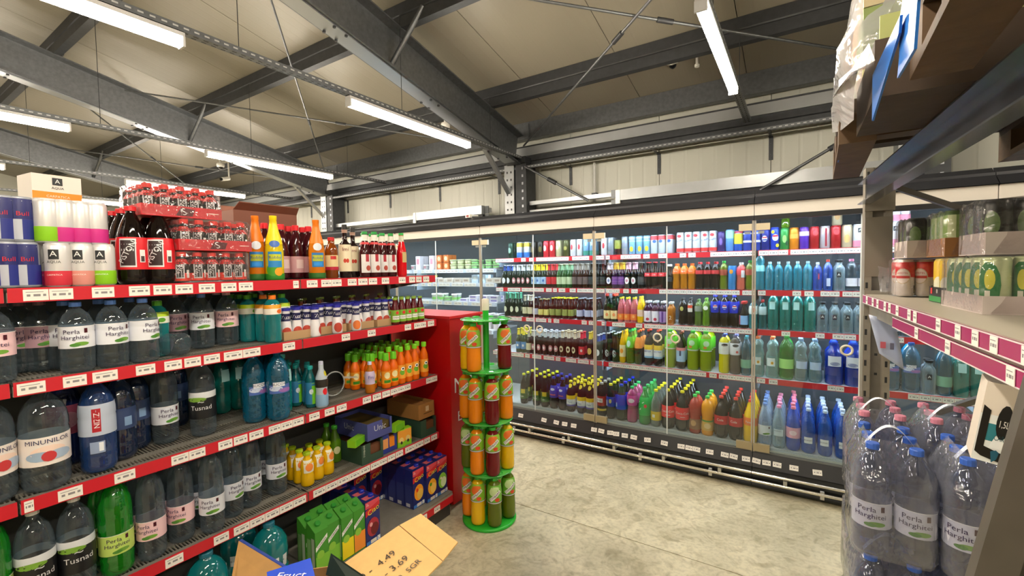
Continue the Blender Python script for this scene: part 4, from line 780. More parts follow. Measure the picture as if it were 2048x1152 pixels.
soda('k_clr', 'clear lemonade bottle, yellow label, yellow cap', CLR('8A9890', .4, .05), 'F0E020', 'D8B818', .18, .42, .32, .044, [('patch', -.012, .012, .26, .34, 'F0ECE0')])
soda('k_coke', 'big cola bottle with red label, yellow cap', COLA, 'F0E020', 'E82028', .3, .60, .335, .054, [T('Coca-Cola', 0, .46, .027, W_), ('patch', -.02, .02, .36, .37, W_)])
soda('k_coker', 'big cola bottle with dark red label, red cap', COLA, 'E84038', 'C82830', .34, .55, .335, .052, [T('Cola', 0, .45, .026, W_)])
soda('k_salm', 'salmon red fruit soda, brown label, green cap', M('A8382C', .1), '48D060', '8A5A38', .12, .38, .32, .046, [('disc', 0, .28, .022, .024, 'C89A68')], 'waist')
soda('k_or', 'orange fruit soda, green-cream label, green cap', M('E89A08', .1), '38C850', 'D8A850', .14, .40, .32, .048, [('band', .36, .40, '4A8A28'), ('disc', 0, .26, .026, .022, 'E8C890')], 'waist')
soda('k_fan', 'bright yellow orangeade bottle, orange label, red cap', M('F4C400', .1), 'E84038', 'F07A20', .42, .60, .335, .05, [T('Fanta', 0, .5, .022, W_)])
perla('k_w1', 'pale clear water bottle, white wave label', CLR('C0D8F0', .25, .05, tint='DCEAF8'), '6A90D0', 'E4ECF4', .325, .046, False, prof='soda')
bottle('k_w2', 'clear ribbed water bottle with pink cap', 'soda', .32, .044, CLR('B8D4E0', .25, .05, tint='D8E8F0', bump=.3), 'F090B0', [('patch', -.03, .035, .3, .46, 'D0E0EC'), T('BORSEC', 0, .42, .014, '2A4A78')], 'water_bottle', n=16, capr=.0165)
bottle('k_w3', 'deep blue water bottle, pink label, pink cap', 'soda', .325, .046, CLR('1A58D0', .5, .05, tint='3C78E0', bump=.3), 'F08098', [('band', .3, .54, 'E8A8C0'), ('disc', 0, .42, .024, .018, 'F4D8E4')], 'water_bottle', n=16, capr=.0165)
bottle('k_w4', 'blue ribbed water bottle with white tag label', 'soda', .325, .046, CLR('1E62C8', .45, .05, tint='4488DC', bump=.6), 'C8D8EC', [('patch', -.034, .018, .24, .38, 'E4E8F0'), T('BORSEC', -.008, .31, .014, '1A2A58')], 'water_bottle', n=16, capr=.0165)
# --- fridge cans
def fcan(key, desc, col, spec, H=.168): can(key, desc, H, .0325, col, spec)
fcan('c_dg', 'dark green beer can', '1C4030', [('disc', 0, .5, .018, .03, '8AA898')]); fcan('c_ybw', 'yellow, white and blue beer can', 'E8ECF0', [('band', .7, .96, 'E0C838'), ('band', .04, .35, '3A7AC8')])
fcan('c_blk', 'black-gold beer can', '1E1C16', [('disc', 0, .5, .018, .03, '6A5A28')]); fcan('c_red', 'red beer can', 'D8303C', [('disc', 0, .55, .016, .03, 'F0C8CC')])
fcan('c_gold', 'pale gold beer can', 'C8C498', [('disc', 0, .55, .016, .02, 'E8E4C8')]); fcan('c_dgold', 'dark gold-green beer can', '4A4A20', [('disc', 0, .5, .018, .02, '9A9048')])
fcan('c_wr', 'white can with red emblem', 'E8ECEE', [('disc', 0, .55, .012, .028, 'D04048')]); fcan('c_bl2', 'light blue-green can with white 2', '88B4DC', [('band', .04, .3, '3A8A78'), T('2', 0, .68, .04, W_)])
fcan('c_gry', 'silver-grey can', '98A4B0', []); fcan('c_yg', 'short yellow-green and black can', '20242A', [('band', .4, .95, '8A9030')], .145)
fcan('c_lb', 'light blue patterned can with yellow fruit', '88C0E0', [('disc', .006, .3, .016, .024, 'F0D030'), ('band', .88, .94, 'D8E8F0'), ('band', .7, .74, 'C8E4F0')]); fcan('c_rbw', 'red-topped white can with blue peak', 'D8E4EC', [('band', .74, .96, 'D84850'), ('disc', 0, .66, .016, .014, '3A68B8')])
fcan('c_fr', 'white can with blue writing and red fruit', 'E8EEF4', [('disc', 0, .82, .018, .014, 'D83840'), T('Fresh', 0, .6, .026, '2A58B0', 20), ('band', .05, .22, 'D84040')], .178)
fcan('c_pu', 'purple can', '3A2A68', [('disc', 0, .5, .012, .03, '7A60A8')]); fcan('c_lbl', 'tall light blue and lime can', '6AA4E8', [('band', .6, .96, '98D0B8')], .18)
fcan('c_ybr', 'yellow and blue can with red top', '2A60C8', [('band', .35, .86, 'D8C838'), ('band', .88, .97, 'B03030')]); fcan('c_dbl', 'blue and white can', '3048A8', [('band', .4, .5, 'D8E0F4'), ('band', .8, .86, 'D8E0F4')])
fcan('c_pep', 'dark blue cola can with round emblem', '1A2880', [('disc', 0, .55, .02, .024, 'E8ECF4'), ('patch', -.016, .016, .58, .64, 'D03040'), ('patch', -.016, .016, .46, .52, '2038A0')]); fcan('c_pepl', 'blue cola can with lemon print', '1E40C0', [('disc', 0, .55, .022, .026, 'F0F0F4'), ('patch', -.018, .018, .58, .66, 'D83848'), ('disc', -.018, .8, .012, .014, 'F0E020'), ('disc', .014, .2, .012, .014, 'F0E020')], .178)
fcan('c_gr', 'green patterned can', '2E8A40', [('disc', -.006, .5, .014, .03, '98D070'), ('disc', .012, .3, .012, .02, '104A28')]); fcan('c_or', 'orange can', 'E88A20', [('band', .5, .7, 'F0A848')]); fcan('c_vi', 'violet can with white top', '5A30B0', [('band', .6, .8, 'D8D0F0')])
fcan('c_rd', 'deep red can', 'A81820', [('disc', 0, .7, .018, .02, 'D04850')]); fcan('c_sv', 'silver and red striped can', 'B8B4B8', [('patch', -.006, .006, .1, .9, '9A2030')]); fcan('c_be', 'beige coffee can', 'C8B898', [('disc', 0, .4, .018, .03, 'D8A868')])
fcan('c_aq', 'white can with black square and pink foot', 'ECEEF2', [('band', .04, .3, 'E890A8'), ('patch', -.012, .012, .64, .84, '26282C'), T('A', 0, .74, .024, W_)])
# --- dairy
tub('d_cr', 'cream-coloured tub', .055, .042, 'D8DCB0', 'C8D8A0', [('band', .2, .7, 'E0E4B8')]); tub('d_gr', 'white tub with green lid', .05, .042, 'E8F0E8', '8CD070', [('band', .2, .6, '98D888')]); tub('d_wh', 'small white tub', .06, .034, 'EEF0F4', 'F0F4F8', [('patch', -.02, .02, .3, .7, 'C890A0')])
tub('d_cup', 'white and green yogurt cup', .085, .034, 'E8F0E8', 'E8ECE8', [('band', .2, .55, '88C868')], 'cup', 'yogurt_cup', 'cup'); tub('d_ylw', 'tall yellow carton cup', .085, .034, 'E8E020', 'F0E840', [], 'cup', 'yogurt_cup', 'cup')
carton('d_or', 'orange patterned carton', .07, .07, .085, M('D87838', .5), [('disc', 0, .5, .024, .026, 'F0C8A0'), ('patch', -.03, .03, .9, .98, 'B85020')], name='dairy_carton')
carton('d_tall', 'tall white milk carton with pink print', .07, .07, .17, M('EEEAF0', .4), [('patch', -.02, .02, .4, .8, 'D890A0')], name='milk_carton'); carton('d_box', 'flat white and violet butter box', .11, .07, .035, M('E4E2EC', .45), [('patch', -.04, .04, .3, .8, '8A80B8')], name='butter_box', cat='box')
carton('d_blu', 'leaning pale blue packet', .09, .05, .09, M('C0D4E4', .4), [('disc', 0, .5, .03, .02, 'E8F0F4')], name='dairy_packet', cat='packet'); carton('d_bx', 'small beige cheese box', .10, .08, .055, M('CFC6B8', .5), [('patch', -.03, .03, .3, .7, 'A89888')], name='cheese_box', cat='box')
# ================================================================== FILLING THE FRIDGES
def settle(it, lo, hi, n=60):
    """it: [x, R] along one line; push neighbours apart until none touch"""
    it.sort(key=lambda t: t[0])
    for _ in range(n):
        for a, b in zip(it, it[1:]):
            g = a[1]+b[1]+.002-(b[0]-a[0])
            if g > 0: a[0] -= g/2; b[0] += g/2
    return it
def frow(k, items, where):
    y0 = (DECKY-.02 if k == 5 else LIPY[k]+.012); z = DECKZ if k == 5 else LIPZ[k]+.0435; L = []
    for px, key, rows in items: L.append([pxX(px, k), KIND[key]['R'], key, rows])
    settle(L, -4.1, 1.2)
    for x, R, key, rows in L:
        for j in range(rows):
            y = y0+R+.004+j*(2*R+.006)
            if y+R > 4.5: break
            place(key, x+(random.uniform(-.004, .004) if j else 0), y, z, random.uniform(-.25, .25), where, j)
def seq(key, pxs, rows=2): return [(p, key, rows) for p in pxs]
sh = ['', 'top fridge shelf', 'second fridge shelf', 'third fridge shelf', 'fourth fridge shelf', 'bottom fridge shelf']
frow(1, seq('c_dg', [1018])+seq('c_ybw', [1035,1050])+seq('c_blk', [1064,1078])+seq('c_red', [1088,1101])+seq('c_gold', [1114])+seq('c_dgold', [1129])+seq('c_wr', [1143,1156])+seq('c_bl2', [1170,1181])+seq('c_wr', [1206])+
  seq('c_gry', [1219])+seq('c_yg', [1232])+seq('c_gry', [1247])+seq('c_lb', [1263,1279,1291])+seq('c_rbw', [1304,1320,1335])+seq('c_fr', [1368,1383,1399,1416,1432])+seq('c_pu', [1450])+seq('c_lbl', [1467])+seq('c_ybr', [1482])+
  seq('c_dbl', [1502,1516])+seq('c_pep', [1535])+seq('c_pepl', [1552])+seq('c_gr', [1570])+seq('c_or', [1587])+seq('c_vi', [1604])+seq('c_rd', [1620])+seq('c_sv', [1636])+seq('c_rd', [1651])+seq('c_be', [1674])+seq('c_aq', [1697,1716,1792,1810]), 'on '+sh[1])
for px, key, lb in ((1674, 'c_be', 'beige coffee can stacked on another on the top fridge shelf'), (1792, 'c_aq', 'white can stacked behind the rack post, left one'), (1810, 'c_aq', 'white can stacked behind the rack post, right one')):
    k_ = KIND[key]; place(key, pxX(px, 1), LIPY[1]+.012+k_['R']+.004, LIPZ[1]+.0435+k_['H']+.001, 0, label=lb, group='stacked cans on top fridge shelf')
g7 = place('grn5', pxX(1570, 1), LIPY[1]+.012+.0365, LIPZ[1]+.0435+.169, 0, label='green soda bottle standing on a green can, top fridge shelf')
frow(2, seq('b_blue', [1011,1021])+seq('b_silv', [1031,1039,1048,1057])+seq('b_yel', [1073,1083,1094])+seq('b_red', [1104,1115])+seq('b_grn', [1124,1133,1141])+seq('b_amb', [1150,1158,1168])+seq('b_dark', [1178,1187])+
  seq('b_dark', [1201])+seq('b_diam', [1212])+seq('b_purp', [1222,1230])+seq('b_oval', [1238,1249])+seq('b_dark', [1265])+seq('cocac', [1274,1288,1302])+seq('slim', [1338])+seq('fanta5', [1353,1370,1387])+seq('cola5', [1402,1413,1426])+seq('spr5', [1441])+
  seq('c_blue', [1457])+seq('tea5', [1489])+seq('spr5', [1500])+seq('t_tall', [1526])+seq('t_05', [1546,1558,1575,1593,1611])+seq('bl_05', [1631])+seq('bl_r', [1650])+seq('aq_b', [1673])+seq('pk_05', [1696,1715,1790]), 'on '+sh[2])
frow(3, seq('b_gtall', [1010,1022,1031])+seq('b_cream', [1047,1057])+seq('b_wb', [1067])+seq('b_ylab', [1078,1089])+seq('b_cap', [1102,1113,1127,1138], 3)+seq('b_wb', [1156,1172,1185], 3)+seq('redcap', [1213,1226])+seq('pinkj', [1239,1252,1263])+seq('yelj', [1277])+
  seq('carw', [1292,1308])+seq('carv', [1322])+seq('caro', [1339])+seq('dk5', [1362])+seq('dk5w', [1379])+seq('grn5d', [1396])+seq('grn5', [1409])+seq('pep5', [1432,1449,1463])+seq('redcapb', [1493])+seq('tg_05', [1525])+seq('tr_05', [1541])+
  seq('t_15', [1557,1575,1592,1611])+seq('aq_b', [1642,1662,1682,1704])+seq('bl_05', [1722])+seq('pk_05', [1798,1815,1832]), 'on '+sh[3])
frow(4, seq('b_yneck', [1036,1046], 3)+seq('b_cream', [1055])+seq('b_silv', [1066,1076,1086,1096,1105], 3)+seq('b_rnd', [1121,1134,1145], 3)+seq('b_rlab', [1160])+seq('b_yrnd', [1177])+seq('b_blue', [1194], 3)+seq('b_swirl', [1214,1229], 3)+seq('fr_y', [1242], 3)+seq('fr_g', [1256], 3)+seq('fr_o', [1274], 3)+
  seq('nest', [1294,1313])+seq('tyf', [1337])+seq('nestb', [1359])+seq('tyf', [1383,1409], 3)+seq('prig', [1446])+seq('prid', [1469])+seq('t4', [1490])+seq('hourc', [1514,1544])+seq('grnb', [1576])+seq('hourb', [1601,1626])+seq('b5', [1671,1707])+seq('t_15', [1782])+seq('buco', [1800,1830])+seq('aq_b', [1858])+seq('t4', [1885])+seq('t_15', [1905,1930]), 'on '+sh[4])
frow(5, seq('k_grn', [1044,1069,1086], 4)+seq('k_blu', [1104,1122], 3)+seq('k_yel', [1138,1160,1177], 4)+seq('k_ros', [1202], 3)+seq('k_ycb', [1218], 4)+seq('k_pep', [1238], 4)+seq('k_pink', [1261], 3)+seq('k_7', [1286], 4)+seq('k_clr', [1310], 4)+seq('k_coke', [1332,1362], 5)+
  seq('k_salm', [1392], 2)+seq('k_or', [1419], 3)+seq('k_coker', [1442,1466], 4)+seq('k_fan', [1496], 4)+seq('k_w1', [1529], 5)+seq('k_w2', [1555], 5)+seq('k_w3', [1583], 6)+seq('k_w4', [1614,1650,1686], 5), 'on '+sh[5])
# dairy cabinets on the left
def drow(z, items, where):
    L = [[pxX(px, 1), KIND[key]['R'], key, st] for px, key, st in items]; settle(L, -9, -2.6)
    for x, R, key, st in L:
        for j in range(2):
            for s_ in range(st):
                yy = 4.06+.012+R*1.1+j*(R*2.25+.004)
                place(key, x, yy, z+.0435+s_*(KIND[key]['H']*1.03+.001), 0, where, j*3+s_)
drow(1.63, [(713,'d_cup',1),(728,'d_cup',1),(822,'d_wh',1),(834,'d_tall',1),(847,'d_wh',1),(861,'d_tall',1),(876,'d_or',2),(890,'d_or',2),(901,'d_cr',2),(916,'d_cr',2),(931,'d_cr',2),(944,'d_gr',2),(958,'d_gr',1),(972,'d_gr',2),(987,'d_gr',2)], 'on the top dairy shelf')
drow(1.47, [(843,'d_ylw',1),(854,'d_ylw',1),(864,'d_wh',1),(878,'d_bx',1),(895,'d_bx',1),(911,'d_bx',1),(928,'d_bx',1),(945,'d_blu',1),(960,'d_blu',1),(976,'d_bx',1),(990,'d_bx',1)], 'on the second dairy shelf')
drow(1.25, [(862,'d_cup',1),(876,'d_cup',1),(888,'d_gr',1),(902,'d_cup',1),(921,'d_box',1),(940,'d_box',2),(961,'d_box',2),(982,'d_box',2)], 'on the third dairy shelf')
drow(.95, [(868,'d_box',1),(888,'d_bx',1),(908,'d_blu',1),(928,'d_bx',1),(948,'d_blu',1),(972,'d_tall',1),(988,'d_tall',1)], 'on the fourth dairy shelf')
finish_labels((1, 0))
# ================================================================== GOODS ON THE LEFT SHELVES
def grow(k, items, where):
    """items: (px, py of the foot, kind, how many deep, turn); the foot stands where the sight line meets the shelf"""
    z = GS[k]+.0005; fr = (GX if k < 5 else -1.965)-.006; L = []
    for it in items:
        px, py, key, n = it[:4]; turn = it[4] if len(it) > 4 else random.uniform(-.3, .3); kd = KIND[key]; R = kd.get('D', kd['R']*2)/2 if 'D' in kd else kd['R']; Ry = kd['R']
        if py is None: x = fr-R-.012; y = gy(px, z+kd['H']*.4, x)
        else: h = hit(px, py, 2, z); x = min(h.x-R*.55, fr-R); y = h.y+R*.8*max(0, h.y)/2; x = max(x, BX+.02+R); y = gy(px, z+kd['H']*.3, x)
        for j in range(n):
            xx = x-j*(2*R+.004)
            if xx-R < BX+.005: break
            L.append([xx, y, R, Ry, key, turn, j])
    for _ in range(80):
        for i in range(len(L)):
            for q in range(i+1, len(L)):
                a, b = L[i], L[q]; dx, dy = b[0]-a[0], b[1]-a[1]
                if 'D' in KIND[a[4]] or 'D' in KIND[b[4]]:
                    ox = a[2]+b[2]+.001-abs(dx); oy = a[3]+b[3]+.001-abs(dy)
                    if ox > 0 and oy > 0: s_ = (1 if dy >= 0 else -1)*oy/2; a[1] -= s_; b[1] += s_
                else:
                    d = math.hypot(dx, dy) or .001; g = a[2]+b[2]+.001-d
                    if g > 0: a[0] -= dx/d*g/2; a[1] -= dy/d*g/2; b[0] += dx/d*g/2; b[1] += dy/d*g/2
        for a in L: a[0] = min(max(a[0], BX+.03+a[2]), fr-a[2]); a[1] = min(a[1], 2.262-a[3])
    for x, y, R, Ry, key, turn, j in L: place(key, x, y, z, PI/2+turn, where, j)
    return L
gs = ['', 'on left top shelf', 'on second left shelf', 'on third left shelf', 'on fourth left shelf', 'on bottom left shelf']
X1 = GX-.03
def at1(px, key, dx=0, dz=0, turn=None, row=0, label=None):
    kd = KIND[key]; x = GX-.012-kd['R']-dx; y = gy(px, GS[1]+dz+kd['H']*.5, x)
    return place(key, x, y, GS[1]+.0005+dz, PI/2+(random.uniform(-.3, .3) if turn is None else turn), gs[1], row, label=label)
for px in (14, 52): at1(px, 'rbl', .03)
for px in (8, 46): at1(px, 'rbl', .11, 0, row=1)
for px in (4, 40): at1(px, 'rbl', .06, .1505, row=2)
at1(-22, 'rbl', .03); at1(-28, 'rbl', .06, .1505, row=2)
for px, ky in ((116, 'aqr'), (163, 'aqs'), (207, 'aqg')): at1(px, ky, .01, 0, -.5)
for px, ky in ((98, 'aqm'), (140, 'aqm'), (182, 'aqr')): at1(px, ky, .085, 0, row=1)
for px, ky in ((93, 'aqg'), (125, 'aqm'), (160, 'aqm'), (191, 'aqm')): at1(px, ky, .045, .151, 1.6, row=2)
for px, dx, r in ((264, .03, 0), (318, .02, 0), (246, .14, 1), (297, .13, 1), (226, .25, 2), (342, .235, 2)): at1(px, 'piston', dx, 0, -.55, row=r)
# shrink-wrapped trays of small red-capped bottles
FILM = CLR('E8E4E4', .02, .08, tint='F4F0F0', bump=.6, bscale=25, edge=.12)
def pack(x0, y0, z, nx, ny, key, pitch, tray_, lb, grp, rot=0, film=True, trayh=.045, name='drinks_pack', wrap='plastic_wrap', lettering=None, turn=-.3):
    e = empty(name, (x0, y0, z), (0, 0, rot)); kd = KIND[key]; w = nx*pitch; d = ny*pitch
    if tray_:
        t = MB(); t.box(-w/2-.003, w/2+.003, -d/2-.003, d/2+.003, 0, .003, tray_)
        t.box(w/2, w/2+.003, -d/2-.003, d/2+.003, .003, trayh, tray_).box(-w/2-.003, -w/2, -d/2-.003, d/2+.003, .003, trayh, tray_).box(-w/2, w/2, -d/2-.003, -d/2, .003, trayh, tray_).box(-w/2, w/2, d/2, d/2+.003, .003, trayh, tray_)
        t.obj('cardboard_tray', e)
    for i in range(nx):
        for j in range(ny):
            b = put(kd['body'], kd['name'], e, (-w/2+pitch*(i+.5), -d/2+pitch*(j+.5), .0035), (0, 0, PI/2+turn+random.uniform(-.35, .35)))
            for nm, me in kd['parts']: put(me, nm, b)
    if film:
        m = MB(); H = kd['H']+.006; n1, n2 = max(2, ny*2), max(2, nx*2); vs = []; fs = []
        per = []
        for i in range(n1+1): per.append((w/2+.006, -d/2+d*i/n1, 1))
        for i in range(1, n2): per.append((w/2-w*i/n2, d/2+.006, 1))
        for i in range(n1+1): per.append((-w/2-.006, d/2-d*i/n1, 1))
        for i in range(1, n2): per.append((-w/2+w*i/n2, -d/2-.006, 1))
        N = len(per)
        for r, (sc, z_) in enumerate(((1, .004), (1.0, H*.35), (1.0, H*.72), (.985, H*.95), (.93, H))):
            for q, (a, b_, _) in enumerate(per):
                s_ = sc-(.03 if q % 2 and r in (1, 2) else 0)+(random.uniform(-.01, .01) if r else 0); vs.append((a*s_, b_*s_, z_+(random.uniform(-.006, .006) if r > 1 else 0)))
        for r in range(4):
            for q in range(N): fs.append((r*N+q, r*N+(q+1) % N, (r+1)*N+(q+1) % N, (r+1)*N+q))
        fs.append(tuple(range(4*N, 5*N))); m.add(vs, fs, FILM, True); m.obj(wrap, e)
    if lettering:
        l = MB(); decals(l, lettering, lambda u, z_, t_: (w/2+.003+t_, u, z_)); l.obj('print', e)
    tag(e, lb, 'multipack', grp); return e
pg = 'shrink-wrapped packs of red-capped bottles'; TRR = M('D03038', .5)
pit = .056; lt = [('poly', [(-.03, .006), (.03, .006), (.04, .034), (-.01, .04)], '5A2028'), ('text', 'S', 0, .022, .04, 20, 'E0D8D8'), ('patch', .09, .13, .022, .025, 'F0E0D0')]
ya = gy(352, 1.7, GX-.02); yb = gy(503, 1.7, GX-.02); yc = (ya+yb)/2; PX0 = GX-.03-pit*2
nn = max(5, int((yb-ya)/pit))
pack(PX0, yc, GS[1]+.0005, 4, nn, 'pistons', pit, None, 'lowest film-wrapped pack of small red-capped bottles, on the shelf', pg)
pack(PX0, yc+.012, GS[1]+.135, 4, nn, 'pistons', pit, TRR, 'middle wrapped red tray of small bottles, on the lowest pack', pg, lettering=lt)
ya = gy(268, 1.95, GX-.06); yb = gy(452, 1.95, GX-.06)
pack(PX0-.03, (ya+yb)/2, GS[1]+.270, 4, max(5, int((yb-ya)/pit)), 'pistons', pit, TRR, 'topmost wrapped red tray of small bottles, highest on the stack', pg, lettering=lt)
# cartons standing behind
def cbox(name, lb, c, d, rot, color, flaps=False, spec=None, cat='box', tape=True):
    e = empty(name, c, (0, 0, rot)); w, l, h = d; t = .004; cm = color
    m = MB(); m.box(-w/2, w/2, -l/2, l/2, 0, t, cm)
    for a in (m.box(-w/2, -w/2+t, -l/2, l/2, t, h, cm), m.box(w/2-t, w/2, -l/2, l/2, t, h, cm), m.box(-w/2+t, w/2-t, -l/2, -l/2+t, t, h, cm), m.box(-w/2+t, w/2-t, l/2-t, l/2, t, h, cm)): pass
    m.obj('carton_body', e)
    if flaps:
        for sx in (-1, 1): MB().add([(sx*w/2, -l/2, h), (sx*w/2, l/2, h), (sx*(w/2+l*.12), l/2-.01, h+l*.1), (sx*(w/2+l*.12), -l/2+.01, h+l*.1), (sx*w/2, -l/2, h+.004), (sx*w/2, l/2, h+.004), (sx*(w/2+l*.12), l/2-.01, h+l*.1+.004), (sx*(w/2+l*.12), -l/2+.01, h+l*.1+.004)], [(0, 1, 2, 3), (7, 6, 5, 4), (0, 3, 7, 4), (1, 5, 6, 2), (2, 6, 7, 3), (0, 4, 5, 1)], cm).obj('flap', e)
    else:
        MB().box(-w/2, w/2, -l/2, l/2, h, h+t, cm).obj('lid', e)
        if tape: MB().box(-w/2, w/2, -.02, .02, h+t, h+t+.0008, M('C8A878', .3)).obj('tape', e)
    if spec: p = MB(); decals(p, spec, lambda u, z, q: (w/2+q, u, z)); p.obj('print', e)
    return tag(e, lb, cat)
KR = M('B07A48', .6); KR2 = M('C89A60', .6); KRD = M('7A4A38', .6)
bx = GX-.24; by = gy(108, 1.9, bx)
cbox('printed_carton', 'white and orange water carton standing high behind the white cans', (bx-.03, by+.0, GS[1]+.0005), (.12, .135, .40), .12, M('E8E0D6', .5), spec=[('patch', -.0675, .0675, .27, .342, 'F09020'), ('patch', -.014, .014, .368, .394, '202226'), T('A', 0, .381, .021, W_), T('AQUA', 0, .357, .012, '303438'), T('CARPATICA', 0, .326, .012, 'F8E8D0')])
bx = GX-.40; cbox('brown_carton', 'open brown cardboard box behind the syrup bottles on the left top shelf', (bx, gy(522, 1.9, bx), GS[1]+.0005), (.13, .34, .36), 0, KRD, flaps=True)
for px, ky, dx, r in ((512, 'champo', .07, 1), (548, 'champy', .01, 0), (633, 'champo', .02, 0), (663, 'nect', .05, 0), (690, 'wineb', .03, 0), (706, 'wineb', .14, 1), (730, 'syrg', .05, 0), (749, 'syrg', .02, 0), (765, 'syrg', .06, 1), (782, 'syrg', .04, 1), (803, 'redb', .02, 0)): at1(px, ky, dx, 0, -.45, row=r)
for i, px in enumerate((530, 547, 563, 578, 592, 606, 618)): at1(px, 'syr', .13+.07*(i % 2), 0, 0, row=i % 2)
for i, px in enumerate((728, 744, 760)): at1(px, 'syrg', .14, 0, 0, row=3)
KR3 = M('B8946A', .65)
# second shelf
grow(2, [(-10, None, 'perlaps', 1), (148, 736, 'perlas', 2, .0), (170, 745, 'perlas', 1, -.25), (226, 738, 'perlas', 2, .25), (275, 730, 'perlas', 2, .5), (305, 715, 'tealg', 1)], gs[2])
for px, ky, dx in ((8, 'perlak', .20), (42, 'perlak', .2), (82, 'perlak', .17), (350, 'perlak', .22), (385, 'perlak', .25)):
    x = GX-.03-dx; place(ky, x, gy(px, 1.45, x), GS[2]+.0005, PI/2, gs[2], 3)
grow(2, [(405, 697, 'perlas', 2, -.4), (455, 690, 'perlaps', 2, -.5), (497, 684, 'tealg', 3), (520, 675, 'tealg', 3), (546, 686, 'tealo', 2), (565, 678, 'tealg', 3)], gs[2])
x = GX-.17; x = GX-.05; o = place('perlaps', x, gy(372, GS[2]+.05, x), GS[2]+.0475, 0, tilt=(PI/2, 0, -1.0), label='fallen water bottle lying on its side, pink label, second left shelf', group='fallen bottle')
def tray_pack(y, n, lb, x=None):
    x = (GX-.02-.056*1.5) if x is None else x
    return pack(x, y, GS[2]+.0005, 3, n, 'yog', .056, KR3, lb, 'cardboard trays of yogurt drinks', film=False, trayh=.042)
yy = lambda p: gy(p, GS[2]+.06, GX-.02)
Y1, Y2, Y3, Y4 = yy(572), yy(628), yy(735), yy(790)
tray_pack(Y1+.085, 3, 'cardboard tray of yogurt drinks beside the teal bottles', GX-.04-.084)
tray_pack(Y1+.085+.20, 3, 'middle-left cardboard tray of yogurt drinks', GX-.06-.084)
tray_pack(Y1+.085+.39, 3, 'middle-right cardboard tray of yogurt drinks', GX-.055-.084)
tray_pack(Y1+.085+.58, 3, 'cardboard tray of yogurt drinks beside the red glass bottles', GX-.045-.084)
for px, ky, tn in ((630, 'yog', .9), (674, 'yog', -.4), (712, 'yogo', -.5)):
    x = GX-.008-.027; place(ky, x, gy(px, GS[2]+.07, x), GS[2]+.0005, PI/2+tn, 'in front of the trays, second left shelf', 0)
for px, n in ((790, 4), (803, 4), (815, 4), (827, 4), (840, 3)):
    for j in range(n): x = GX-.03-j*.054; place('tymg', x, min(gy(px, GS[2]+.1, GX-.03), 2.235), GS[2]+.0005, PI/2-.5, gs[2], j)
for j in range(12): x = GX-.27-.055*(j % 2); place('tymgo', x, 1.46+.028*j*2, GS[2]+.0005, PI/2, 'behind the trays on second left shelf', j % 2)
# third shelf
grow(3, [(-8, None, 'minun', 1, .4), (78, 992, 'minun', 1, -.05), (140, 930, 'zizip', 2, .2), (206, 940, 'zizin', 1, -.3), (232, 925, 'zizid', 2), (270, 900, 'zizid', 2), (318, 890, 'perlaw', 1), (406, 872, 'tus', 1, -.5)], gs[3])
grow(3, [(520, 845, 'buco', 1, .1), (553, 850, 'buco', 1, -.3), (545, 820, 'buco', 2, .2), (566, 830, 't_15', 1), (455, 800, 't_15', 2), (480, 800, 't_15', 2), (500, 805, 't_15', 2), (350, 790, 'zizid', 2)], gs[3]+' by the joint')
grow(3, [(589, 808, 'sport', 4), (604, 811, 'sport', 4), (620, 815, 'sport', 4), (643, 818, 'sportw', 1, 0)], gs[3])
L3 = []
for px, ky, n in ((724, 'tedi', 3), (740, 'fruc', 1), (756, 'tedi', 5), (777, 'tedi', 6), (792, 'tedic', 6), (808, 'tedic', 6), (828, 'tedic', 6), (848, 'tedic', 5)):
    x = GX-.035-(0 if px != 724 else .08); yq = min(gy(px, GS[3]+.08, x), 2.225)
    for j in range(n): L3.append((x-j*.062, yq, ky, j))
L3.sort(key=lambda t: (t[3], t[1])); last = {}
for x, y, ky, j in L3:
    if x < BX+.04: continue
    y = max(y, last.get(j, -9)+.0605); last[j] = y
    if y < 2.25: place(ky, x, y, GS[3]+.0005, PI/2-.4, gs[3], j)
# loose plastic ring wrap left behind
o = MB().torus((0, 0, .07), .068, .004, CLR('D8DCDC', .3, .1), ax=0, n=26).obj('torn_plastic_wrap', None, (GX-.16, gy(668, GS[3]+.08, GX-.16), GS[3]+.003)); MB().add([(0, .06, .1), (.02, .14, .085), (.02, .15, .075), (0, .065, .085)], [(0, 1, 2, 3)], CLR('D8DCDC', .4, .1)).obj('torn_strip', o); tag(o, 'torn ring of clear plastic wrap on the third left shelf', 'plastic wrap')
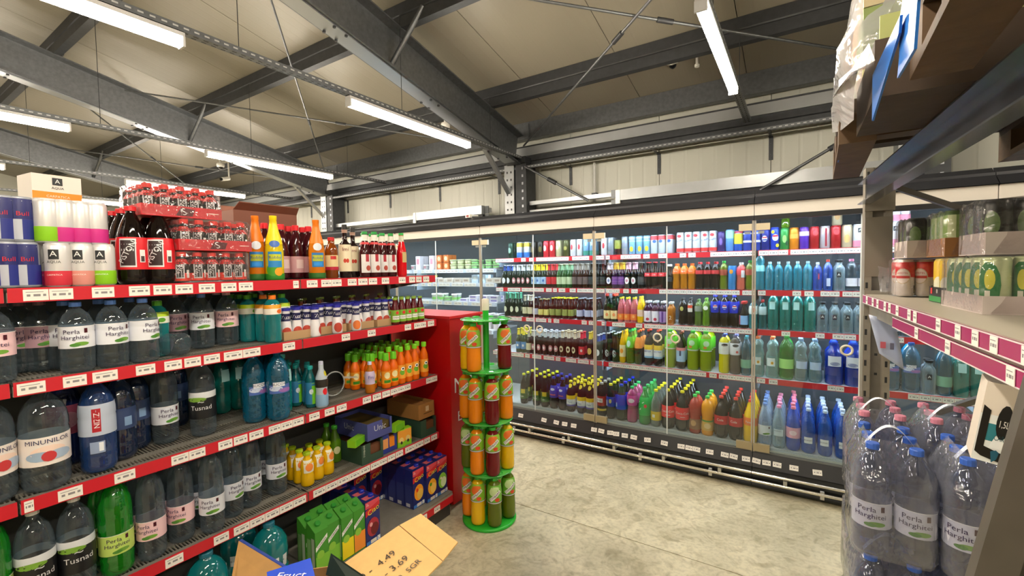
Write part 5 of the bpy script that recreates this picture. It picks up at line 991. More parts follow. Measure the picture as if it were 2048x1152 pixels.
# fourth shelf
grow(4, [(5, None, 'perlag', 1), (62, None, 'tus', 1, 0), (140, None, 'tus', 1, -.1), (232, None, 'perlag', 2, -.15), (302, None, 'perlap4', 2, -.6), (362, 1085, 'perlap4', 2, -.7), (424, 1066, 'perla4', 2, -.5), (464, 1035, 'perlaw', 2), (500, 1015, 'perlaw', 2), (553, 990, 'perlaw', 2)], gs[4])
grow(4, [(589, 962, 'oj', 2), (612, 972, 'oj', 2), (635, 960, 'oj', 2), (655, 950, 'oj', 2), (670, 925, 'glassg', 2)], gs[4])
def ypx(p, z): return gy(p, z, GX-.02)
def dbox(name, lb, y0, y1, x0, z0, h, col, spec, cut, inner='6A4028', depth=.30):
    """open-fronted shelf carton with a cut-out showing what is inside"""
    e = empty(name, (x0, (y0+y1)/2, z0)); w = y1-y0; m = MB(); t = .004
    m.box(-depth, 0, -w/2, w/2, 0, t, col).box(-depth, 0, -w/2, -w/2+t, t, h, col).box(-depth, 0, w/2-t, w/2, t, h, col).box(-depth, -depth+t, -w/2+t, w/2-t, t, h, col)
    c0, c1 = cut; zc = h*.38
    m.box(-t, 0, -w/2+t, w/2-t, t, zc, col).box(-t, 0, -w/2+t, c0*w, zc, h, col).box(-t, 0, c1*w, w/2-t, zc, h, col)
    m.obj('carton_body', e); MB().box(-depth+.01, -.012, -w/2+.012, w/2-.012, t, h*.8, M(inner, .6)).obj('contents', e)
    p = MB(); decals(p, spec, lambda u, z, q: (q, u, z)); decals(p, [s_ for s_ in spec if s_[0] == 'text'], lambda u, z, q: (u-depth*.55, -w/2-q, z))
    if p.v: p.obj('print', e)
    return tag(e, lb, 'carton', 'open cartons on the fourth left shelf')
GRC = M('2E4A3C', .55); BLC = M('3A4A8C', .5); zs = GS[4]+.0005
a, b = ypx(722, zs+.05), ypx(764, zs+.05)
dbox('display_carton', 'green open-front carton with a juice box lying on top', a, a+.155, GX-.012, zs, .115, GRC, [T('TYMBARK', -.06, .08, .016, 'C8D0C0', 90)], (-.1, .38))
dbox('display_carton', 'blue open-front carton with cone snacks pictured, between green cartons', a+.16, a+.28, GX-.03, zs, .115, M('2A3A90', .45), [('patch', -.05, -.01, .03, .09, 'E8A060'), ('patch', .0, .04, .03, .09, 'F08A20')], (-.02, .3), 'D88A38')
dbox('display_carton', 'violet-blue carton stacked askew on top of the green and blue cartons', a+.05, a+.235, GX-.02, zs+.122, .10, M('4A5090', .5), [('text', 'Unic', -.0, .06, .05, 0, 'C8CCD8')], (.1, .42), '5A4A20')
x9 = GX-.03
for i, (dz, dy) in enumerate(((0, .31), (0, .36))): pass
carton('jbox', 'small green and orange juice box', .05, .04, .11, M('88CC20', .35), [('patch', -.025, .025, .3, .95, 'F0A030'), ('disc', 0, .4, .016, .018, 'F0D080'), ('disc', 0, .25, .008, .01, '302010')], side=[('patch', -.018, .018, .1, .9, '6CBC20')], name='juice_box')
for dy in (.315, .37): place('jbox', GX-.04, a+dy, zs, PI/2-.25, gs[4], 0)
o = place('jbox', GX-.055, a+.345, zs+.112, 0, tilt=(PI/2, 0, .25), label='white-green juice box lying on top of two upright juice boxes', group='lying juice boxes'); o.location.z = zs+.135
o = place('jbox', GX-.07, a+.05, zs+.14, 0, tilt=(PI/2, 0, .35), label='orange and green juice box lying on the green carton', group='lying juice boxes')
yE = 2.262
dbox('display_carton', 'green open-front carton beside the red box', yE-.15, yE-.005, GX-.012, zs, .115, GRC, [], (-.15, .38))
dbox('shipping_carton', 'brown closed carton on the green carton beside the red box', yE-.16, yE-.01, GX-.02, zs+.122, .10, M('A0703C', .6), [('patch', -.03, .05, .03, .035, '4A3418'), ('patch', -.01, .02, .045, .08, 'C8B090')], (.499, .4995), 'A0703C')
cbox('flat_carton', 'flat brown carton lying deep behind the green carton on the fourth shelf', (GX-.38, a-.1, zs), (.12, .2, .05), .1, M('6A4428', .6))
# bottom shelf: jugs, gabled cartons, two-litre nectar cartons
for px, dx, l in ((415, .05, 'half-hidden teal water jug, furthest left on the bottom shelf'), (478, .21, 'teal water jug second from left on the bottom shelf'), (540, .04, 'large teal water jug in front beside the green juice cartons')):
    x = -1.965-.09-dx; place('jug', x, gy(px, .33, x), GS[5]+.0005, PI/2-.4, label=l, group='teal jugs on the bottom shelf')
x = GX-.2; 
for i, dy in enumerate((.56, .40, .24)): place('jug', x-.05, dy, GS[5]+.0005, PI/2, 'at the back of the bottom shelf', 0)
DG = M('3E8A28', .4)
def gab(key, desc, fruit): carton(key, desc, .072, .072, .265, DG, [('poly', [(-.034, .50), (.030, .68), (.030, .76), (-.034, .58)], 'F0F0EC'), ('text', 'TYMBARK', -.001, .63, .0135, 36, '101010'), ('patch', -.035, .035, .03, .40, fruit), ('disc', 0, .3, .024, .03, fruit), ('disc', -.01, .42, .02, .02, '8AC040')], side=[('patch', -.03, .0, .1, .7, '78A868'), ('patch', .006, .03, .1, .74, 'A8B8A0')], gable=True, cap='2E8A30')
gab('ga', 'green gable-top juice carton, green apple picture', '7ABC38'); gab('gp', 'green gable-top juice carton, yellow pineapple picture', 'F0D818'); gab('gg', 'green gable-top juice carton, orange grapefruit picture', 'F09030')
xg = -1.965-.045; y0 = gy(668, .3, xg)
for i, (ky, dx) in enumerate((('ga', .0), ('ga', .012), ('gp', .0), ('gg', -.0))):
    for j in range(2): place(ky, xg-dx-j*.08, gy(733, .3, xg)+.012-.0485-.039-.0745*(3-i), GS[5]+.0005, PI/2, gs[5], j)
def ciao(key, desc, fruit, f2, f3=None):
    sp = [('patch', -.048, .048, .84, .99, 'D84A58'), ('poly', [(-.048, .66), (.048, .82), (.048, .92), (-.048, .80)], 'C8202C'), T('2L', -.034, .93, .02, 'F4E8E8'), T('Ciao', .004, .755, .042, 'F4D020', 14), ('disc', 0, .38, .040, .052, fruit), ('disc', .010, .33, .027, .034, f2), ('disc', -.014, .46, .010, .008, 'F4E0C8'), ('patch', -.048, .048, .02, .10, '3A78C8'), ('patch', -.02, .02, .03, .11, 'D8D0C8'), ('patch', .026, .044, .03, .12, 'F0F0F0'), T('C', .035, .075, .022, '101010')]
    if f3: sp.append(('disc', -.016, .46, .01, .012, f3))
    carton(key, desc, .097, .075, .245, M('1C2468', .35), sp, side=[('patch', -.03, .03, .05, .6, '2E3876'), ('patch', -.025, .01, .03, .12, 'C8C8D0')], top=[('patch', -.03, .03, -.02, .02, 'C86068')], cap='1A2CA8', name='nectar_carton', capat=(.02, 0))
ciao('ci_c', 'navy two-litre nectar carton with cherry picture', 'A82838', '6A1018', 'E8A0A0'); ciao('ci_p', 'navy two-litre nectar carton with peach picture', 'F09A20', 'E8B850', 'D83A20'); ciao('ci_o', 'navy two-litre nectar carton with orange picture', 'F0A828', 'F8C860', '3A8A20'); ciao('ci_a', 'navy two-litre nectar carton with green apple picture', '8CC840', 'E0ECC0')
xc = -1.965-.042; yc0 = gy(733, .3, xc); z5 = GS[5]+.0005
for j in range(5): place('ci_c', xc-.078*j, yc0+.012, z5, PI/2, gs[5], j)
yr = [2.262-.052-.099*2-.003, 2.262-.052-.099, 2.262-.052]
for i, (ky, dx) in enumerate((('ci_p', .02), ('ci_o', .0), ('ci_a', -.0))):
    for j in range(6):
        if xc-dx-.05-.077*j-.04 > BX: place(ky, xc-.035-dx-.077*j, yr[i]-.0, z5, PI/2, gs[5], j)
for j in range(2): place('ci_c', xc-.33-.078*j, yr[0]-.102, z5, PI/2, 'by the peach nectar on bottom left shelf', j)
for j in range(2): place('ci_c', xc-.36-.078*j, yr[0]-.204, z5, PI/2, 'in the dark gap of the bottom left shelf', j)
finish_labels((0, 1))
# ================================================================== GREEN BOTTLE STAND
SC = (-1.735, 2.37); e = empty('bottle_stand', (*SC, 0)); GP = M('28B030', .3); GPC = CLR('50D058', .55, .1, tint='A0E8A0')
MB().lathe([(.175, 0), (.18, .006), (.18, .016), (.17, .022), (.03, .024)], GP, 40, cap1=True).obj('base_disc', e)
MB().tube((0, 0, .02), (0, 0, 1.44), .02, GP, 14).obj('pole', e); MB().lathe([(.024, 1.40), (.024, 1.47), (.02, 1.475)], M('E0D8C8', .4), 14).obj('pole_cap', e)
LV = [.0245, .352, .684, 1.016, 1.345]
for z in LV[1:]:
    MB().lathe([(.03, z-.008), (.165, z-.006), (.17, z), (.165, z+.002), (.03, z+.002)], GPC, 40).obj('shelf_disc', e)
    for q in range(8):
        a = 2*PI*(q+.5)/8; MB().lathe([(.024, -.02), (.026, -.008), (.026, .006), (.018, .01)], GP, 12, (math.sin(a)*.125, -math.cos(a)*.125, z-.004)).obj('neck_clip', e)
tag(e, 'round green plastic stand of hanging fruit-drink bottles beside the red box', 'display stand')
vd = math.atan2(-SC[1], -SC[0]); rv = Vector((-math.sin(vd), math.cos(vd), 0)); fv = Vector((math.cos(vd), math.sin(vd), 0))
for li, items in enumerate(([(-.135, -.02, 'ty_o'), (-.072, .10, 'ty_y'), (.035, .13, 'ty_g'), (.128, .03, 'ty_g')], [(-.135, -.02, 'ty_g'), (-.072, .10, 'ty_o'), (.03, .13, 'ty_r'), (.126, .03, 'ty_y')],
                    [(-.14, -.02, 'ty_o'), (-.076, .10, 'ty_o'), (.03, .13, 'ty_r'), (.123, .03, 'ty_o')], [(-.125, .02, 'ty_y'), (-.080, .10, 'ty_o'), (.118, .03, 'ty_r')])):
    for lat, fr_, ky in items + [(-.06, -.12, 'ty_o'), (.05, -.125, 'ty_y')][:(2 if li < 3 else 0)]:
        p = Vector((*SC, 0)) - rv*lat*-1*-1 + fv*fr_*.95 if False else Vector((*SC, 0)) + rv*lat + fv*fr_*.95
        o = place(ky, p.x, p.y, LV[li]+.003, math.atan2(fv.y, fv.x)+PI/2+(lat*2.2), 'on %s tier of green stand' % ('lowest', 'second', 'third', 'top')[li], 0 if fr_ > -.1 else 1)
finish_labels((rv.x, rv.y))
# ================================================================== RACK ON THE RIGHT
RW = math.radians(3.2); RO = (.28, 2.9)
GM = M('A39C90', .45, .45, noise=.25, bscale=18); GMD = M('6E6A64', .45, .6)
rk = empty('shelf_rack', (*RO, 0), (0, 0, RW))
pm = MB(); pm.prism([(0, 0), (.03, 0), (.035, .012), (.075, .012), (.08, 0), (.11, 0), (.11, .07), (.1, .07), (.1, .012), (.01, .012), (.01, .07), (0, .07)], (0, 0, 0), (0, 0, 2.15), (0, 1, 0), GM)
post = pm.obj('front_post', rk)
post.location = (0.11, 0, 0)
sl = MB()
for i in range(26): sl.box(.006, .016, -.0015, 0, .1+i*.08, .13+i*.08, SLOT); sl.box(.09, .1, -.0015, 0, .1+i*.08, .13+i*.08, SLOT)
tag(sl.obj('slots', rk), kind='stuff'); hl = MB()
for z in (.45, .95, 1.2, 1.25, 1.43, 1.58, 1.75): hl.lathe([(.007, 0), (.007, .002)], SLOT, 8)
hl = MB()
for z in (.48, .9, 1.1, 1.2, 1.7, 1.82): hl.cbox((.055, .0105, z), (.012, .003, .012), SLOT)
tag(hl.obj('bolt_holes', rk), kind='stuff')
MB().box(-.004, .115, -.02, -.002, 1.93, 2.1, GM).obj('beam_connector', rk); MB().box(.0, .11, -.015, -.003, 1.40, 1.53, GM).obj('beam_connector', rk)
MB().box(.0, .11, -.006, -.001, 1.60, 1.90, M('8F887C', .45, .45)).obj('splice_plate', rk)
BM = M('8A92A0', .2, .85, noise=.1, bscale=6)
bp = [(0, 0), (.012, .0), (.018, .018), (.006, .028), (.018, .04), (.018, .052), (.006, .062), (.018, .078), (.012, .105), (0, .105), (-.04, .105), (-.04, .1), (-.006, .1), (-.006, .005), (-.04, .005), (-.04, 0)]
b_ = MB().prism([(-a, b) for a, b in bp], (.005, -.02, 1.965), (.005, -2.75, 1.965), (0, 0, 1), BM).obj('top_beam', rk)
MB().prism([(0, 0), (.04, 0), (.04, .105), (0, .105)], (.96, -.02, 1.965), (.96, -2.75, 1.965), (0, 0, 1), GMD).obj('rear_beam', rk)
MB().box(.9, .98, 0, .07, 0, 2.15, GM).obj('rear_post', rk)
MB().box(.0, .11, -2.82, -2.75, 0, 2.15, GM).obj('front_post', rk); MB().box(.9, .98, -2.82, -2.75, 0, 2.15, GM).obj('rear_post', rk)
for (x0, z0, x1, z1) in ((.1, .80, .92, 1.28), (.12, 2.04, .92, 1.62), (.1, .3, .92, .78)):
    MB().prism([(-.004, -.018), (.02, -.018), (.02, .018), (-.004, .018)], (x0, .04, z0), (x1, .04, z1), (0, 1, 0), GMD).obj('diagonal_brace', rk)
shf = MB().box(.004, .96, -2.74, -.006, 1.492, 1.51, M('B8B0A0', .4, .3)).obj('shelf_board', rk)
MB().box(.02, .05, -2.74, -.006, 1.405, 1.49, GM).box(.0, .02, -2.74, -.006, 1.458, 1.464, M('7A6A62', .5)).obj('shelf_beam', rk)
MAG = M('A83068', .25); SLV = M('E8DCE0', .3)
for z0, z1, ya in ((1.466, 1.508, -.006), (1.415, 1.456, -.62)):
    st = MB().box(-.004, .0, -2.74, ya, z0, z1, MAG).obj('price_strip', rk); v = MB()
    v.box(-.005, -.004, -2.74, ya, z0, z0+.003, SLV).box(-.005, -.004, -2.74, ya, z1-.003, z1, SLV); tag(v.obj('strip_edge', st), kind='stuff')
    ys_ = [-.12, -.26, -.36, -.5, -.58, -.7, -.86, -.93, -1.16, -1.31, -1.42, -1.52, -1.66, -1.74, -1.9, -2.05] if z0 > 1.46 else [-.95, -1.24, -1.60, -1.72, -1.9, -2.1]
    for y in ys_:
        t = put(TAG[45], 'price_tag', st, (-.0052, y, z0+.002), (0, 0, -PI/2)); t.scale = (.8, 1, 1.02)
tag(rk, 'grey steel shelf rack on the right with magenta price strips and a heavy top beam', 'rack')
def R2W(x, y, z): c, s_ = math.cos(RW), math.sin(RW); return (RO[0]+x*c-y*s_, RO[1]+x*s_+y*c, z)
# hanging flyer
q = [(1736, 628), (1788, 642), (1806, 738), (1757, 705)]; f0 = [hit(a, b, 1, 2.72) for a, b in q]
m = MB(); n = 8; vs = []
for i in range(n+1):
    t = i/n; a = f0[0].lerp(f0[3], t); b = f0[1].lerp(f0[2], t)
    for j in range(5): p = a.lerp(b, j/4); vs.append((p.x, p.y-.02-.025*math.sin(t*PI)*(j/4), p.z))
m.add(vs, [(i*5+j, i*5+j+1, (i+1)*5+j+1, (i+1)*5+j) for i in range(n) for j in range(4)], CLR('C4D0EC', .62, .2, tint='D8E0F4'), True)
o = m.obj('hanging_flyer'); sd = o.modifiers.new('thickness', 'SOLIDIFY'); sd.thickness = .0012
p = MB(); c = f0[0].lerp(f0[2], .55); p.cbox((c.x-.02, c.y-.045, c.z), (.02, .001, .03), M('C86070', .5)).cbox((c.x+.012, c.y-.045, c.z-.004), (.014, .001, .03), M('6A6A80', .5)); p.obj('print', o)
tag(o, 'pale blue transparent flyer hanging from the magenta price strip by the rack post', 'flyer')
# multipacks on the rack shelf
ZS = 1.5105
can('amst', 'red and white beer can', .168, .034, 'E8E4DE', [('band', .52, .93, 'D81820'), ('disc', 0, .55, .028, .036, 'D8C8A8'), ('disc', 0, .55, .025, .032, 'F0E8E0'), ('patch', -.025, .025, .49, .56, 'C81820'), T('AMSTEL', 0, .63, .0115, 'C81820'), ('patch', .04, .046, .08, .3, '202020')])
can('dkcan', 'black-green beer can', .168, .034, '161C14', [('disc', 0, .55, .02, .04, '5A7A40')]); can('lgcan', 'lime green beer can', .168, .034, '4A6A28', [('band', .3, .9, '8AB058'), ('patch', -.01, .014, .2, .9, 'C8D8A0')])
can('lemcan', 'yellow lemon beer can', .168, .034, 'D8C060', [('band', .5, .95, 'E8C020'), ('disc', 0, .4, .02, .03, 'F0ECD0')]); can('gwcan', 'green and white beer can', .168, .034, 'C8D8A8', [('disc', 0, .5, .028, .07, '1E7A38'), ('disc', .004, .6, .012, .03, 'D8D840'), ('patch', -.006, .006, .2, .4, 'E8ECD8')])
def rpack(lx, ly, dz, nx, ny, key, tr, lb, grp, h=.05, film=True, pit=.07, lett=None):
    p = R2W(lx, ly, ZS+dz); e = pack(p[0], p[1], p[2], ny, nx, key, pit, tr, lb, grp, rot=PI+RW, film=film, trayh=h, lettering=lett, turn=.95); return e
rg = 'beer can packs on the right rack shelf'; WT = M('D0C4BC', .5)
rpack(.19, -.16, 0, 2, 3, 'amst', None, 'shrink-wrapped red and white beer cans nearest the rack post', rg, film=True)
rpack(.27, -.36, 0, 2, 2, 'lemcan', None, 'yellow lemon beer cans behind the black-green tray', rg, film=False)
rpack(.25, -.53, 0, 2, 3, 'lemcan', M('1C1A18', .5), 'yellow cans in a black and green tray', rg, film=False, h=.06, lett=[('patch', -.07, .07, 0.003, .024, '2A8A40'), ('patch', -.05, -.03, .032, .055, 'D83838'), ('text', 'BI', .03, .044, .022, 0, 'E8E4DC')])
rpack(.23, -.86, 0, 5, 3, 'gwcan', WT, 'large green and white wrapped can pack at the right edge', rg, h=.055)
rpack(.24, -.22, .178, 3, 4, 'dkcan', WT, 'dark cans in a pale wrapped tray on the red and white cans', rg, h=.075)
rpack(.25, -.52, .178, 3, 3, 'lgcan', KR, 'lime and dark cans in a brown tray stacked on the yellow cans', rg, h=.07)
rpack(.26, -.84, .178, 3, 3, 'dkcan', WT, 'dark can pack with yellow end stacked at the right edge', rg, h=.07)
# plastic film crumple by the red cans
m = MB(); c = R2W(.1, -.02, ZS); vs = []
for i in range(7):
    for j in range(5): vs.append((c[0]-.05+.022*i+random.uniform(-.006, .006), c[1]-.04+random.uniform(-.02, .02), c[2]+.02+.03*j+random.uniform(-.01, .01)))
m.add(vs, [(i*5+j, (i+1)*5+j, (i+1)*5+j+1, i*5+j+1) for i in range(6) for j in range(4)], CLR('E0E4EC', .2, .15, bump=.6, bscale=60), True)
o = m.obj('loose_plastic_film'); tag(o, 'crumpled loose plastic film sticking out beside the red and white cans', 'plastic film')
# ------------------------------------------------------------------ water packs stacked on a pallet
WD = M('5E4528', .65, noise=.6, bscale=14, bump=.3); WD2 = M('3E2D1C', .7, noise=.6, bscale=12, bump=.3)
def pallet(loc, rot, wx, wy, lb):
    e = empty('wooden_pallet', loc, (0, 0, rot)); n = 5
    for i in range(n): y = -wy/2+.05+(wy-.1)*i/(n-1); MB().box(-wx/2, wx/2, y-.05, y+.05, .122, .144, WD if i % 2 else WD2).obj('deck_board', e)
    for x in (-wx/2+.05, 0, wx/2-.05):
        MB().box(x-.05, x+.05, -wy/2, wy/2, .1, .122, WD2).obj('stringer_board', e); MB().box(x-.05, x+.05, -wy/2, wy/2, 0, .022, WD).obj('bottom_board', e)
        for y in (-wy/2+.07, 0, wy/2-.07): MB().box(x-.05, x+.05, y-.07, y+.07, .022, .1, WD).obj('block', e)
    return tag(e, lb, 'pallet', 'wooden pallets')
pallet((.30, 1.97, 0), 0, .44, .82, 'low wooden pallet under the stacked water packs')
perla('perlaP', 'wrapped water bottle, blue cap', CLR('8890A8', .10, .05, tint='D4D8E4', edge=.4), '3A66C8', 'DCDDEA', .325, .046)
perla('perlaQ', 'wrapped water bottle, pink cap', CLR('9498B0', .12, .05, tint='C8CCDC'), 'D88AA0', 'E4CCD4', .325, .046)
FILM2 = CLR('D8DAE2', .06, .10, tint='EEF0F8', bump=.7, bscale=18, edge=.3)
def wpack(x, y, z, key, lb, ang):
    e = empty('water_bottle_pack', (x, y, z)); kd = KIND[key]
    for i in range(2):
        for j in range(3):
            b = put(kd['body'], 'water_bottle', e, (-.049+.098*i, -.098+.098*j, .001), (0, 0, ang+random.uniform(-.25, .25)))
            for nm, me in kd['parts']: put(me, nm, b)
    m = MB(); N = 28; vs = []; fs = []
    for r, (z_, ex) in enumerate(((.003, 1.0), (.02, 1.03), (.12, 1.01), (.2, 1.02), (.245, .99), (.29, .80), (.318, .66), (.333, .58))):
        for q in range(N):
            a = 2*PI*q/N; ca, sa = math.cos(a), math.sin(a); k_ = (abs(ca)**6+abs(sa)**6)**(-1/6.)
            w = ex+(random.uniform(-.012, .012) if r else 0); vs.append((.0975*ca*k_*w, .1465*sa*k_*w, z_+(random.uniform(-.004, .004) if 1 < r < 7 else 0)))
    for r in range(7):
        for q in range(N): fs.append((r*N+q, r*N+(q+1) % N, (r+1)*N+(q+1) % N, (r+1)*N+q))
    m.add(vs, fs, FILM2, True); m.obj('plastic_wrap', e)
    h = MB(); pv = []
    for i in range(13): t = i/12; pv.append(((-.06+.12*t), -.03, .30+.062*math.sin(t*PI)))
    h.add([(a, b+s_, c) for a, b, c in pv for s_ in (-.012, .012)], [(2*i, 2*i+1, 2*i+3, 2*i+2) for i in range(12)], M('E8EEF8', .4)); h.obj('carry_tape', e)
    return tag(e, lb, 'water pack', 'wrapped six-packs of water by the rack')
for li, lz in enumerate((.146, .481, .816)):
    ly = ('bottom layer', 'middle layer', 'top layer')[li]
    for x, y, ky, wh, ang in ((.236, 1.757, 'perlaP', 'nearest corner', -.25), (.435, 1.745, 'perlaP', 'beside the leaning grey panel', -.1), (.25, 2.10, 'perlaQ', 'pink caps, toward the fridges', -.3), (.445, 2.12, 'perlaQ', 'pink caps, under the rack', 0)):
        wpack(x, y, lz, ky, 'wrapped six-pack of water, %s, %s of the stack' % (wh, ly), ang)
# white hanging carton and the leaning panel
b = hit(1941, 915, 1, 1.42)
e = empty('water_carton', tuple(b), (0, .13, -.15)); hh = 1.40-b.z
MB().box(0, .17, 0, .1, 0, hh, M('E4DACC', .5)).obj('carton_body', e); dm = MB()
decals(dm, [('patch', .0, .17, 0, .11, 'E8ECEA'), ('patch', .03, .17, .05, .09, '2E7C88'), ('poly', [(.05, .035), (.17, .035), (.17, .07), (.13, .085), (.10, .10), (.07, .07)], 'F0F4F4'), ('poly', [(.006, -.0+.02), (.03, .012), (.16, -.0+.0), (.16, .018), (.034, .036), (.034, .12), (.006, .13)], '17130F'), T('CARPATICA', .11, .06, .018, '1C5A68'),
   ('disc', .085, hh-.085, .026, .04, '141414'), T('1,5L', .085, hh-.09, .022, 'F0ECE4'), ('poly', [(.06, hh-.155), (.078, hh-.15), (.09, hh-.155), (.086, hh-.17), (.07, hh-.18)], '1E5A70')], lambda u, z, t_: (u*.45, -t_, z)); dm.obj('print', e)
tag(e, 'white printed water carton with black oval, beside the leaning grey panel', 'carton')
MB().tube((.08, .05, hh), (.08, .05, hh+.03), .003, GMD).obj('hanging_cord', e)
P1, P2 = hit(2044, 745, 1, .95), hit(1925, 1152, 1, .95); dd = (P1-P2)/(P1.z-P2.z); top = P1+dd*(.3); bot = P2-dd*P2.z
m = MB(); w = .045; V = lambda p, dx, dy: (p.x+dx, p.y+dy, p.z)
def slab(m, x0, x1, y0, y1, mt): m.add([V(bot, x0, y0), V(bot, x1, y0), V(top, x1, y0), V(top, x0, y0), V(bot, x0, y1), V(bot, x1, y1), V(top, x1, y1), V(top, x0, y1)], [(0, 1, 2, 3), (7, 6, 5, 4), (0, 4, 5, 1), (1, 5, 6, 2), (2, 6, 7, 3), (3, 7, 4, 0)], mt)
slab(m, w+.012, .135, .01, .016, M('453F38', .6, .1, noise=.4, bscale=5)); o = m.obj('leaning_panel'); m = MB(); slab(m, .012, w+.012, 0, .03, M('66615A', .5, .3, noise=.3, bscale=9)); m.obj('edge_rail', o); tag(o, 'tilted grey metal panel leaning in the near right corner', 'panel')
# ------------------------------------------------------------------ pallet loads above
BLU = M('1E6AC0', .4); ZT = 2.0715
p1 = pallet((.72, 2.255, ZT), -.03, 1.2, .76, 'wooden pallet on the top beam, farther one near the post'); p2 = pallet((.79, .93, ZT), -.03, 1.2, .76, 'wooden pallet on the top beam, nearer one overhead')
def load(cx, cy, z, w, l, h, cols, lb):
    e = empty('pallet_load', (cx, cy, z), (0, 0, -.03)); nx, ny, nz = 3, 2, 3
    for i in range(nx):
        for j in range(ny):
            for k in range(nz): MB().box(-w/2+w*i/nx+.004, -w/2+w*(i+1)/nx-.004, -l/2+l*j/ny+.004, -l/2+l*(j+1)/ny-.004, h*k/nz+.002, h*(k+1)/nz-.002, cols[(i+j+k) % len(cols)]).obj('carton', e)
    m = MB(); N = 32; vs = []; fs = []
    for r in range(7):
        for q in range(N):
            a = 2*PI*q/N; ca, sa = math.cos(a), math.sin(a); k_ = (abs(ca)**10+abs(sa)**10)**(-.1); g = 1+(random.uniform(0, .05) if 0 < r < 6 else 0)+(.05 if r in (2, 3) and ca < -.7 else 0)
            vs.append(((w/2+.012)*ca*k_*g, (l/2+.012)*sa*k_*g, h*r/6+random.uniform(-.01, .01)))
    for r in range(6):
        for q in range(N): fs.append((r*N+q, r*N+(q+1) % N, (r+1)*N+(q+1) % N, (r+1)*N+q))
    m.add(vs, fs, CLR('E0E0E4', .22, .15, bump=.8, bscale=14), True); m.obj('stretch_film', e); return tag(e, lb, 'pallet load')
load(.76, 2.26, ZT+.146, 1.16, .68, .46, [M('B08050', .6), M('8A9A58', .6), M('C8B890', .6)], 'film-wrapped cartons on the farther pallet above the rack')
load(.83, .93, ZT+.146, 1.1, .68, .6, [M('4A6A80', .6), M('6A5A40', .6)], 'film-wrapped dark cartons on the nearer pallet overhead')
o = MB().box(.15, .42, 1.42, 1.82, ZT+.002, ZT+.14, WD2).box(.16, .42, 1.43, 1.44, ZT+.14, ZT+.2, M('9AA060', .6)).box(.16, .42, 1.79, 1.80, ZT+.14, ZT+.2, M('C8C090', .6)).obj('slatted_crate'); tag(o, 'wooden crate with greenish cardboard between the two overhead pallets', 'crate')
def sheet(name, quad, lb, th=.004):
    m = MB(); m.add(quad, [tuple(range(len(quad)))], BLU); o = m.obj(name); sd = o.modifiers.new('thickness', 'SOLIDIFY'); sd.thickness = th; sd.offset = 0; return tag(o, lb, 'cardboard sheet', 'blue cardboard sheets under the pallet loads')
hp = lambda x, X, pts: [tuple(hit(a, b, 0, X)) for a, b in pts]
sheet('blue_cardboard', hp(0, .142, [(1746, 242), (1747, 150), (1803, 30), (1800, 66)]), 'narrow blue cardboard strip hanging along the overhead crate')
sheet('blue_cardboard', hp(0, .150, [(1797, 156), (1801, 112), (1802, 38), (1812, -30), (1846, -30), (1838, 2), (1831, 98)]), 'long blue cardboard sheet hanging on the nearer overhead pallet')
q_ = [hit(1832, 99, 1, 1.30), hit(1907, 81, 1, 1.30), hit(1840, -10, 1, 1.30)]
sheet('blue_cardboard', [tuple(v) for v in q_], 'triangular blue cardboard flap at the corner of the nearer pallet')
sheet('blue_cardboard', hp(0, .125, [(1676, 325), (1683, 270), (1687, 262), (1682, 300)]), 'small blue plastic tab at the edge of the farther pallet')
P_ = [(1743, 94), (1712, 119), (1693, 147), (1691, 181), (1668, 216), (1667, 237), (1670, 265), (1684, 265), (1700, 235), (1712, 180), (1716, 128), (1750, 112)]
m = MB(); c_ = hit(1700, 190, 0, .118); n = len(P_); vs = []
for rr in (1, .66, .33):
    for a, b in P_: v = c_.lerp(hit(a, b, 0, .118), rr); vs.append((v.x-.035*(1-rr)+random.uniform(-.012, .012), v.y+random.uniform(-.01, .01), v.z+random.uniform(-.01, .01)))
vs.append((c_.x-.04, c_.y, c_.z)); fs = [(r*n+i, r*n+(i+1) % n, (r+1)*n+(i+1) % n, (r+1)*n+i) for r in range(2) for i in range(n)]+[(2*n+i, 2*n+(i+1) % n, 3*n) for i in range(n)]
m.add(vs, fs, CLR('ECE8EC', .80, .3, bump=1.0, bscale=22), True)
o = m.obj('torn_white_film'); tag(o, 'torn white plastic film bulging from the farther overhead pallet load', 'plastic film')
# ================================================================== OPEN CARTON IN THE FOREGROUND
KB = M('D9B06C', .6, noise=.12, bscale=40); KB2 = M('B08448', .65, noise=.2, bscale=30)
e = empty('open_cardboard_box', (-1.22, .62, 0)); wv = lambda p: (p[0]+1.22, p[1]-.62, p[2])
c4 = [(-1.45, .70), (-.97, .55), (-.87, .83), (-1.35, .98)]; c4 = [(-1.53, .60), (-1.02, .42), (-.93, .80), (-1.22, .885), ]
def quadslab(pts, th, mt, name, par, par_off=True):
    p = [Vector(wv(q)) for q in pts]; n = (p[1]-p[0]).cross(p[2]-p[0]).normalized()*th; k = len(p)
    m = MB(); m.add([tuple(q) for q in p]+[tuple(q+n) for q in p], [tuple(reversed(range(k))), tuple(range(k, 2*k))]+[(i, (i+1) % k, k+(i+1) % k, k+i) for i in range(k)], mt); return m.obj(name, par)
zt_, zb_ = .735, .43
cn = [(-1.40, .42), (-.98, .30), (-.94, .80), (-1.21, .885), (-1.50, .62)]
cn = [(-1.47, .62), (-1.30, .28), (-.86, .42), (-.94, .80), (-1.21, .87)]
for i in range(5):
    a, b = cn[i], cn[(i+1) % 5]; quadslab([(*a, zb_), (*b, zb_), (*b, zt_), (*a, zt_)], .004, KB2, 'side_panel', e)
quadslab([(*c, zb_) for c in cn], .004, KB2, 'bottom_panel', e)
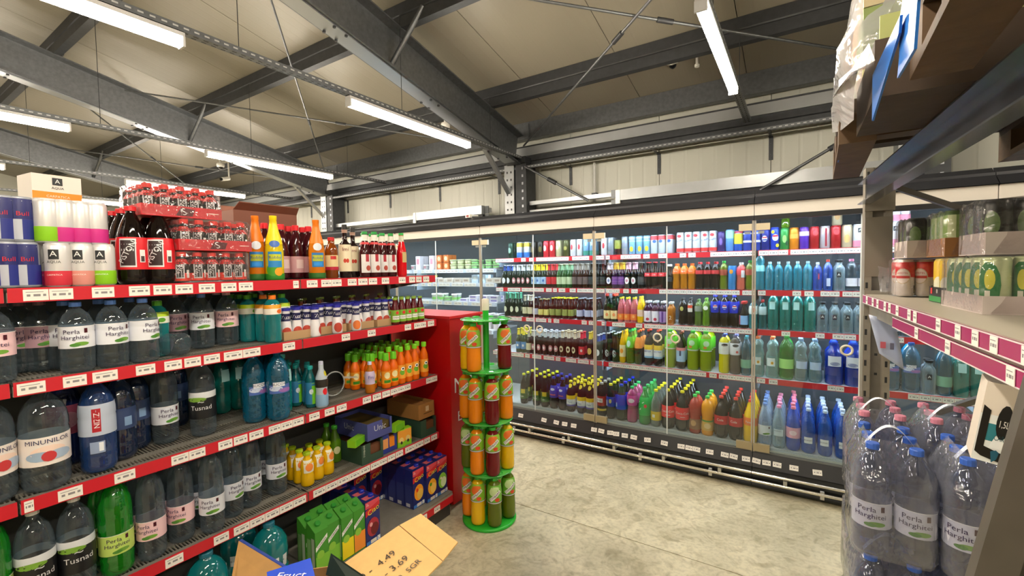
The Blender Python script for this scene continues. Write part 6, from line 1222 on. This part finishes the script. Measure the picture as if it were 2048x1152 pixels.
A_, B_, A2, B2 = hit(798, 1053, 2, .765), hit(885, 1125, 2, .765), hit(842, 1029, 2, .785), hit(916, 1086, 2, .785)
C_, D_ = (-.925, .79, .735), (-1.215, .872, .735)
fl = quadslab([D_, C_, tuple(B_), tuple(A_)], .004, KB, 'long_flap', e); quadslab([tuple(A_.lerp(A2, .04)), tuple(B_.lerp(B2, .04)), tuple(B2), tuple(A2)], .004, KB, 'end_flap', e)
Dv, Cv = Vector(D_), Vector(C_); O = (A_+B_+Dv+Cv)/4; uu = (A_-Dv).normalized(); vv = (A_-B_).normalized(); nn_ = uu.cross(vv).normalized(); nn_ = nn_ if nn_.z > 0 else -nn_
dm = MB(); mp = lambda u, z, t_: wv(O+uu*u+vv*z+nn_*(.0048+t_)); INK = '2A2018'
decals(dm, [T('0 -  4.49', -.035, .035, .038, INK, 3), T('- 3.69', -.0, -.02, .038, INK, 2), T('0  SGR', .02, -.07, .03, INK, 6)], mp)
dm.v = [tuple(v) for v in dm.v]; dm.obj('handwriting', e)
L1, L2, L3_ = hit(478, 1083, 2, .80), hit(462, 1165, 2, .735), hit(602, 1158, 2, .735)
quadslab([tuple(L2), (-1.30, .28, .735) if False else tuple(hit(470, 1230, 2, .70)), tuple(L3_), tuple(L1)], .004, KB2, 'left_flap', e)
quadslab([tuple(L1+Vector((0, 0, .001))), tuple(L3_+Vector((0, 0, .001))), tuple(L3_+Vector((-.01, .012, -.004))), tuple(L1+Vector((-.01, .012, -.004)))], .003, M('2A48A0', .4), 'blue_edge', e)
q = [hit(484, 1150, 2, .752), hit(520, 1140, 2, .752)]
quadslab([tuple(hit(652, 1150, 2, .745)), tuple(hit(700, 1165, 2, .74)), tuple(hit(738, 1160, 2, .74)), tuple(hit(662, 1108, 2, .80))], .003, M('12281E', .6), 'dark_green_flap', e)
tag(e, 'open cardboard box in the foreground with prices handwritten on its flap', 'box')
o = cbox('blue_carton', 'bright blue printed carton lying inside the open cardboard box', (-1.25, .715, .607), (.12, .12, .165), -.45, M('2850D0', .35), tape=False)
dm = MB(); decals(dm, [T('Fruct', 0, .0, .04, 'F0F0F4', 62)], lambda u, z, t_: (u, z, .17+t_), H=1); dm.obj('print', o)
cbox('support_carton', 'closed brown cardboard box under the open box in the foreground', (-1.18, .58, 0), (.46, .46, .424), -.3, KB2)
for o in list(COL.objects):
    if o.type == 'MESH' and o.name.split('.')[0] in ('bolts', 'slots', 'end_caps', 'hanging_wires', 'air_grille', 'print', 'label', 'contents') and o.parent and o.name.split('.')[0] in ('bolts', 'slots', 'end_caps', 'hanging_wires'): o['kind'] = 'stuff'

o = MB().box(-.06, .0, -.02, .02, 0, .035, M('E8E4DC', .4)).box(-.045, -.015, -.024, -.02, .008, .026, M('8A2028', .4)).obj('fridge_controller', None, (-3.03, 3.90, 2.236)); MB().tube((0, 0, .02), (.1, 0, .012), .004, M('E8E4DC', .4)).obj('cable', o); tag(o, 'small white control box with a cable on the dark fridge canopy', 'control box')
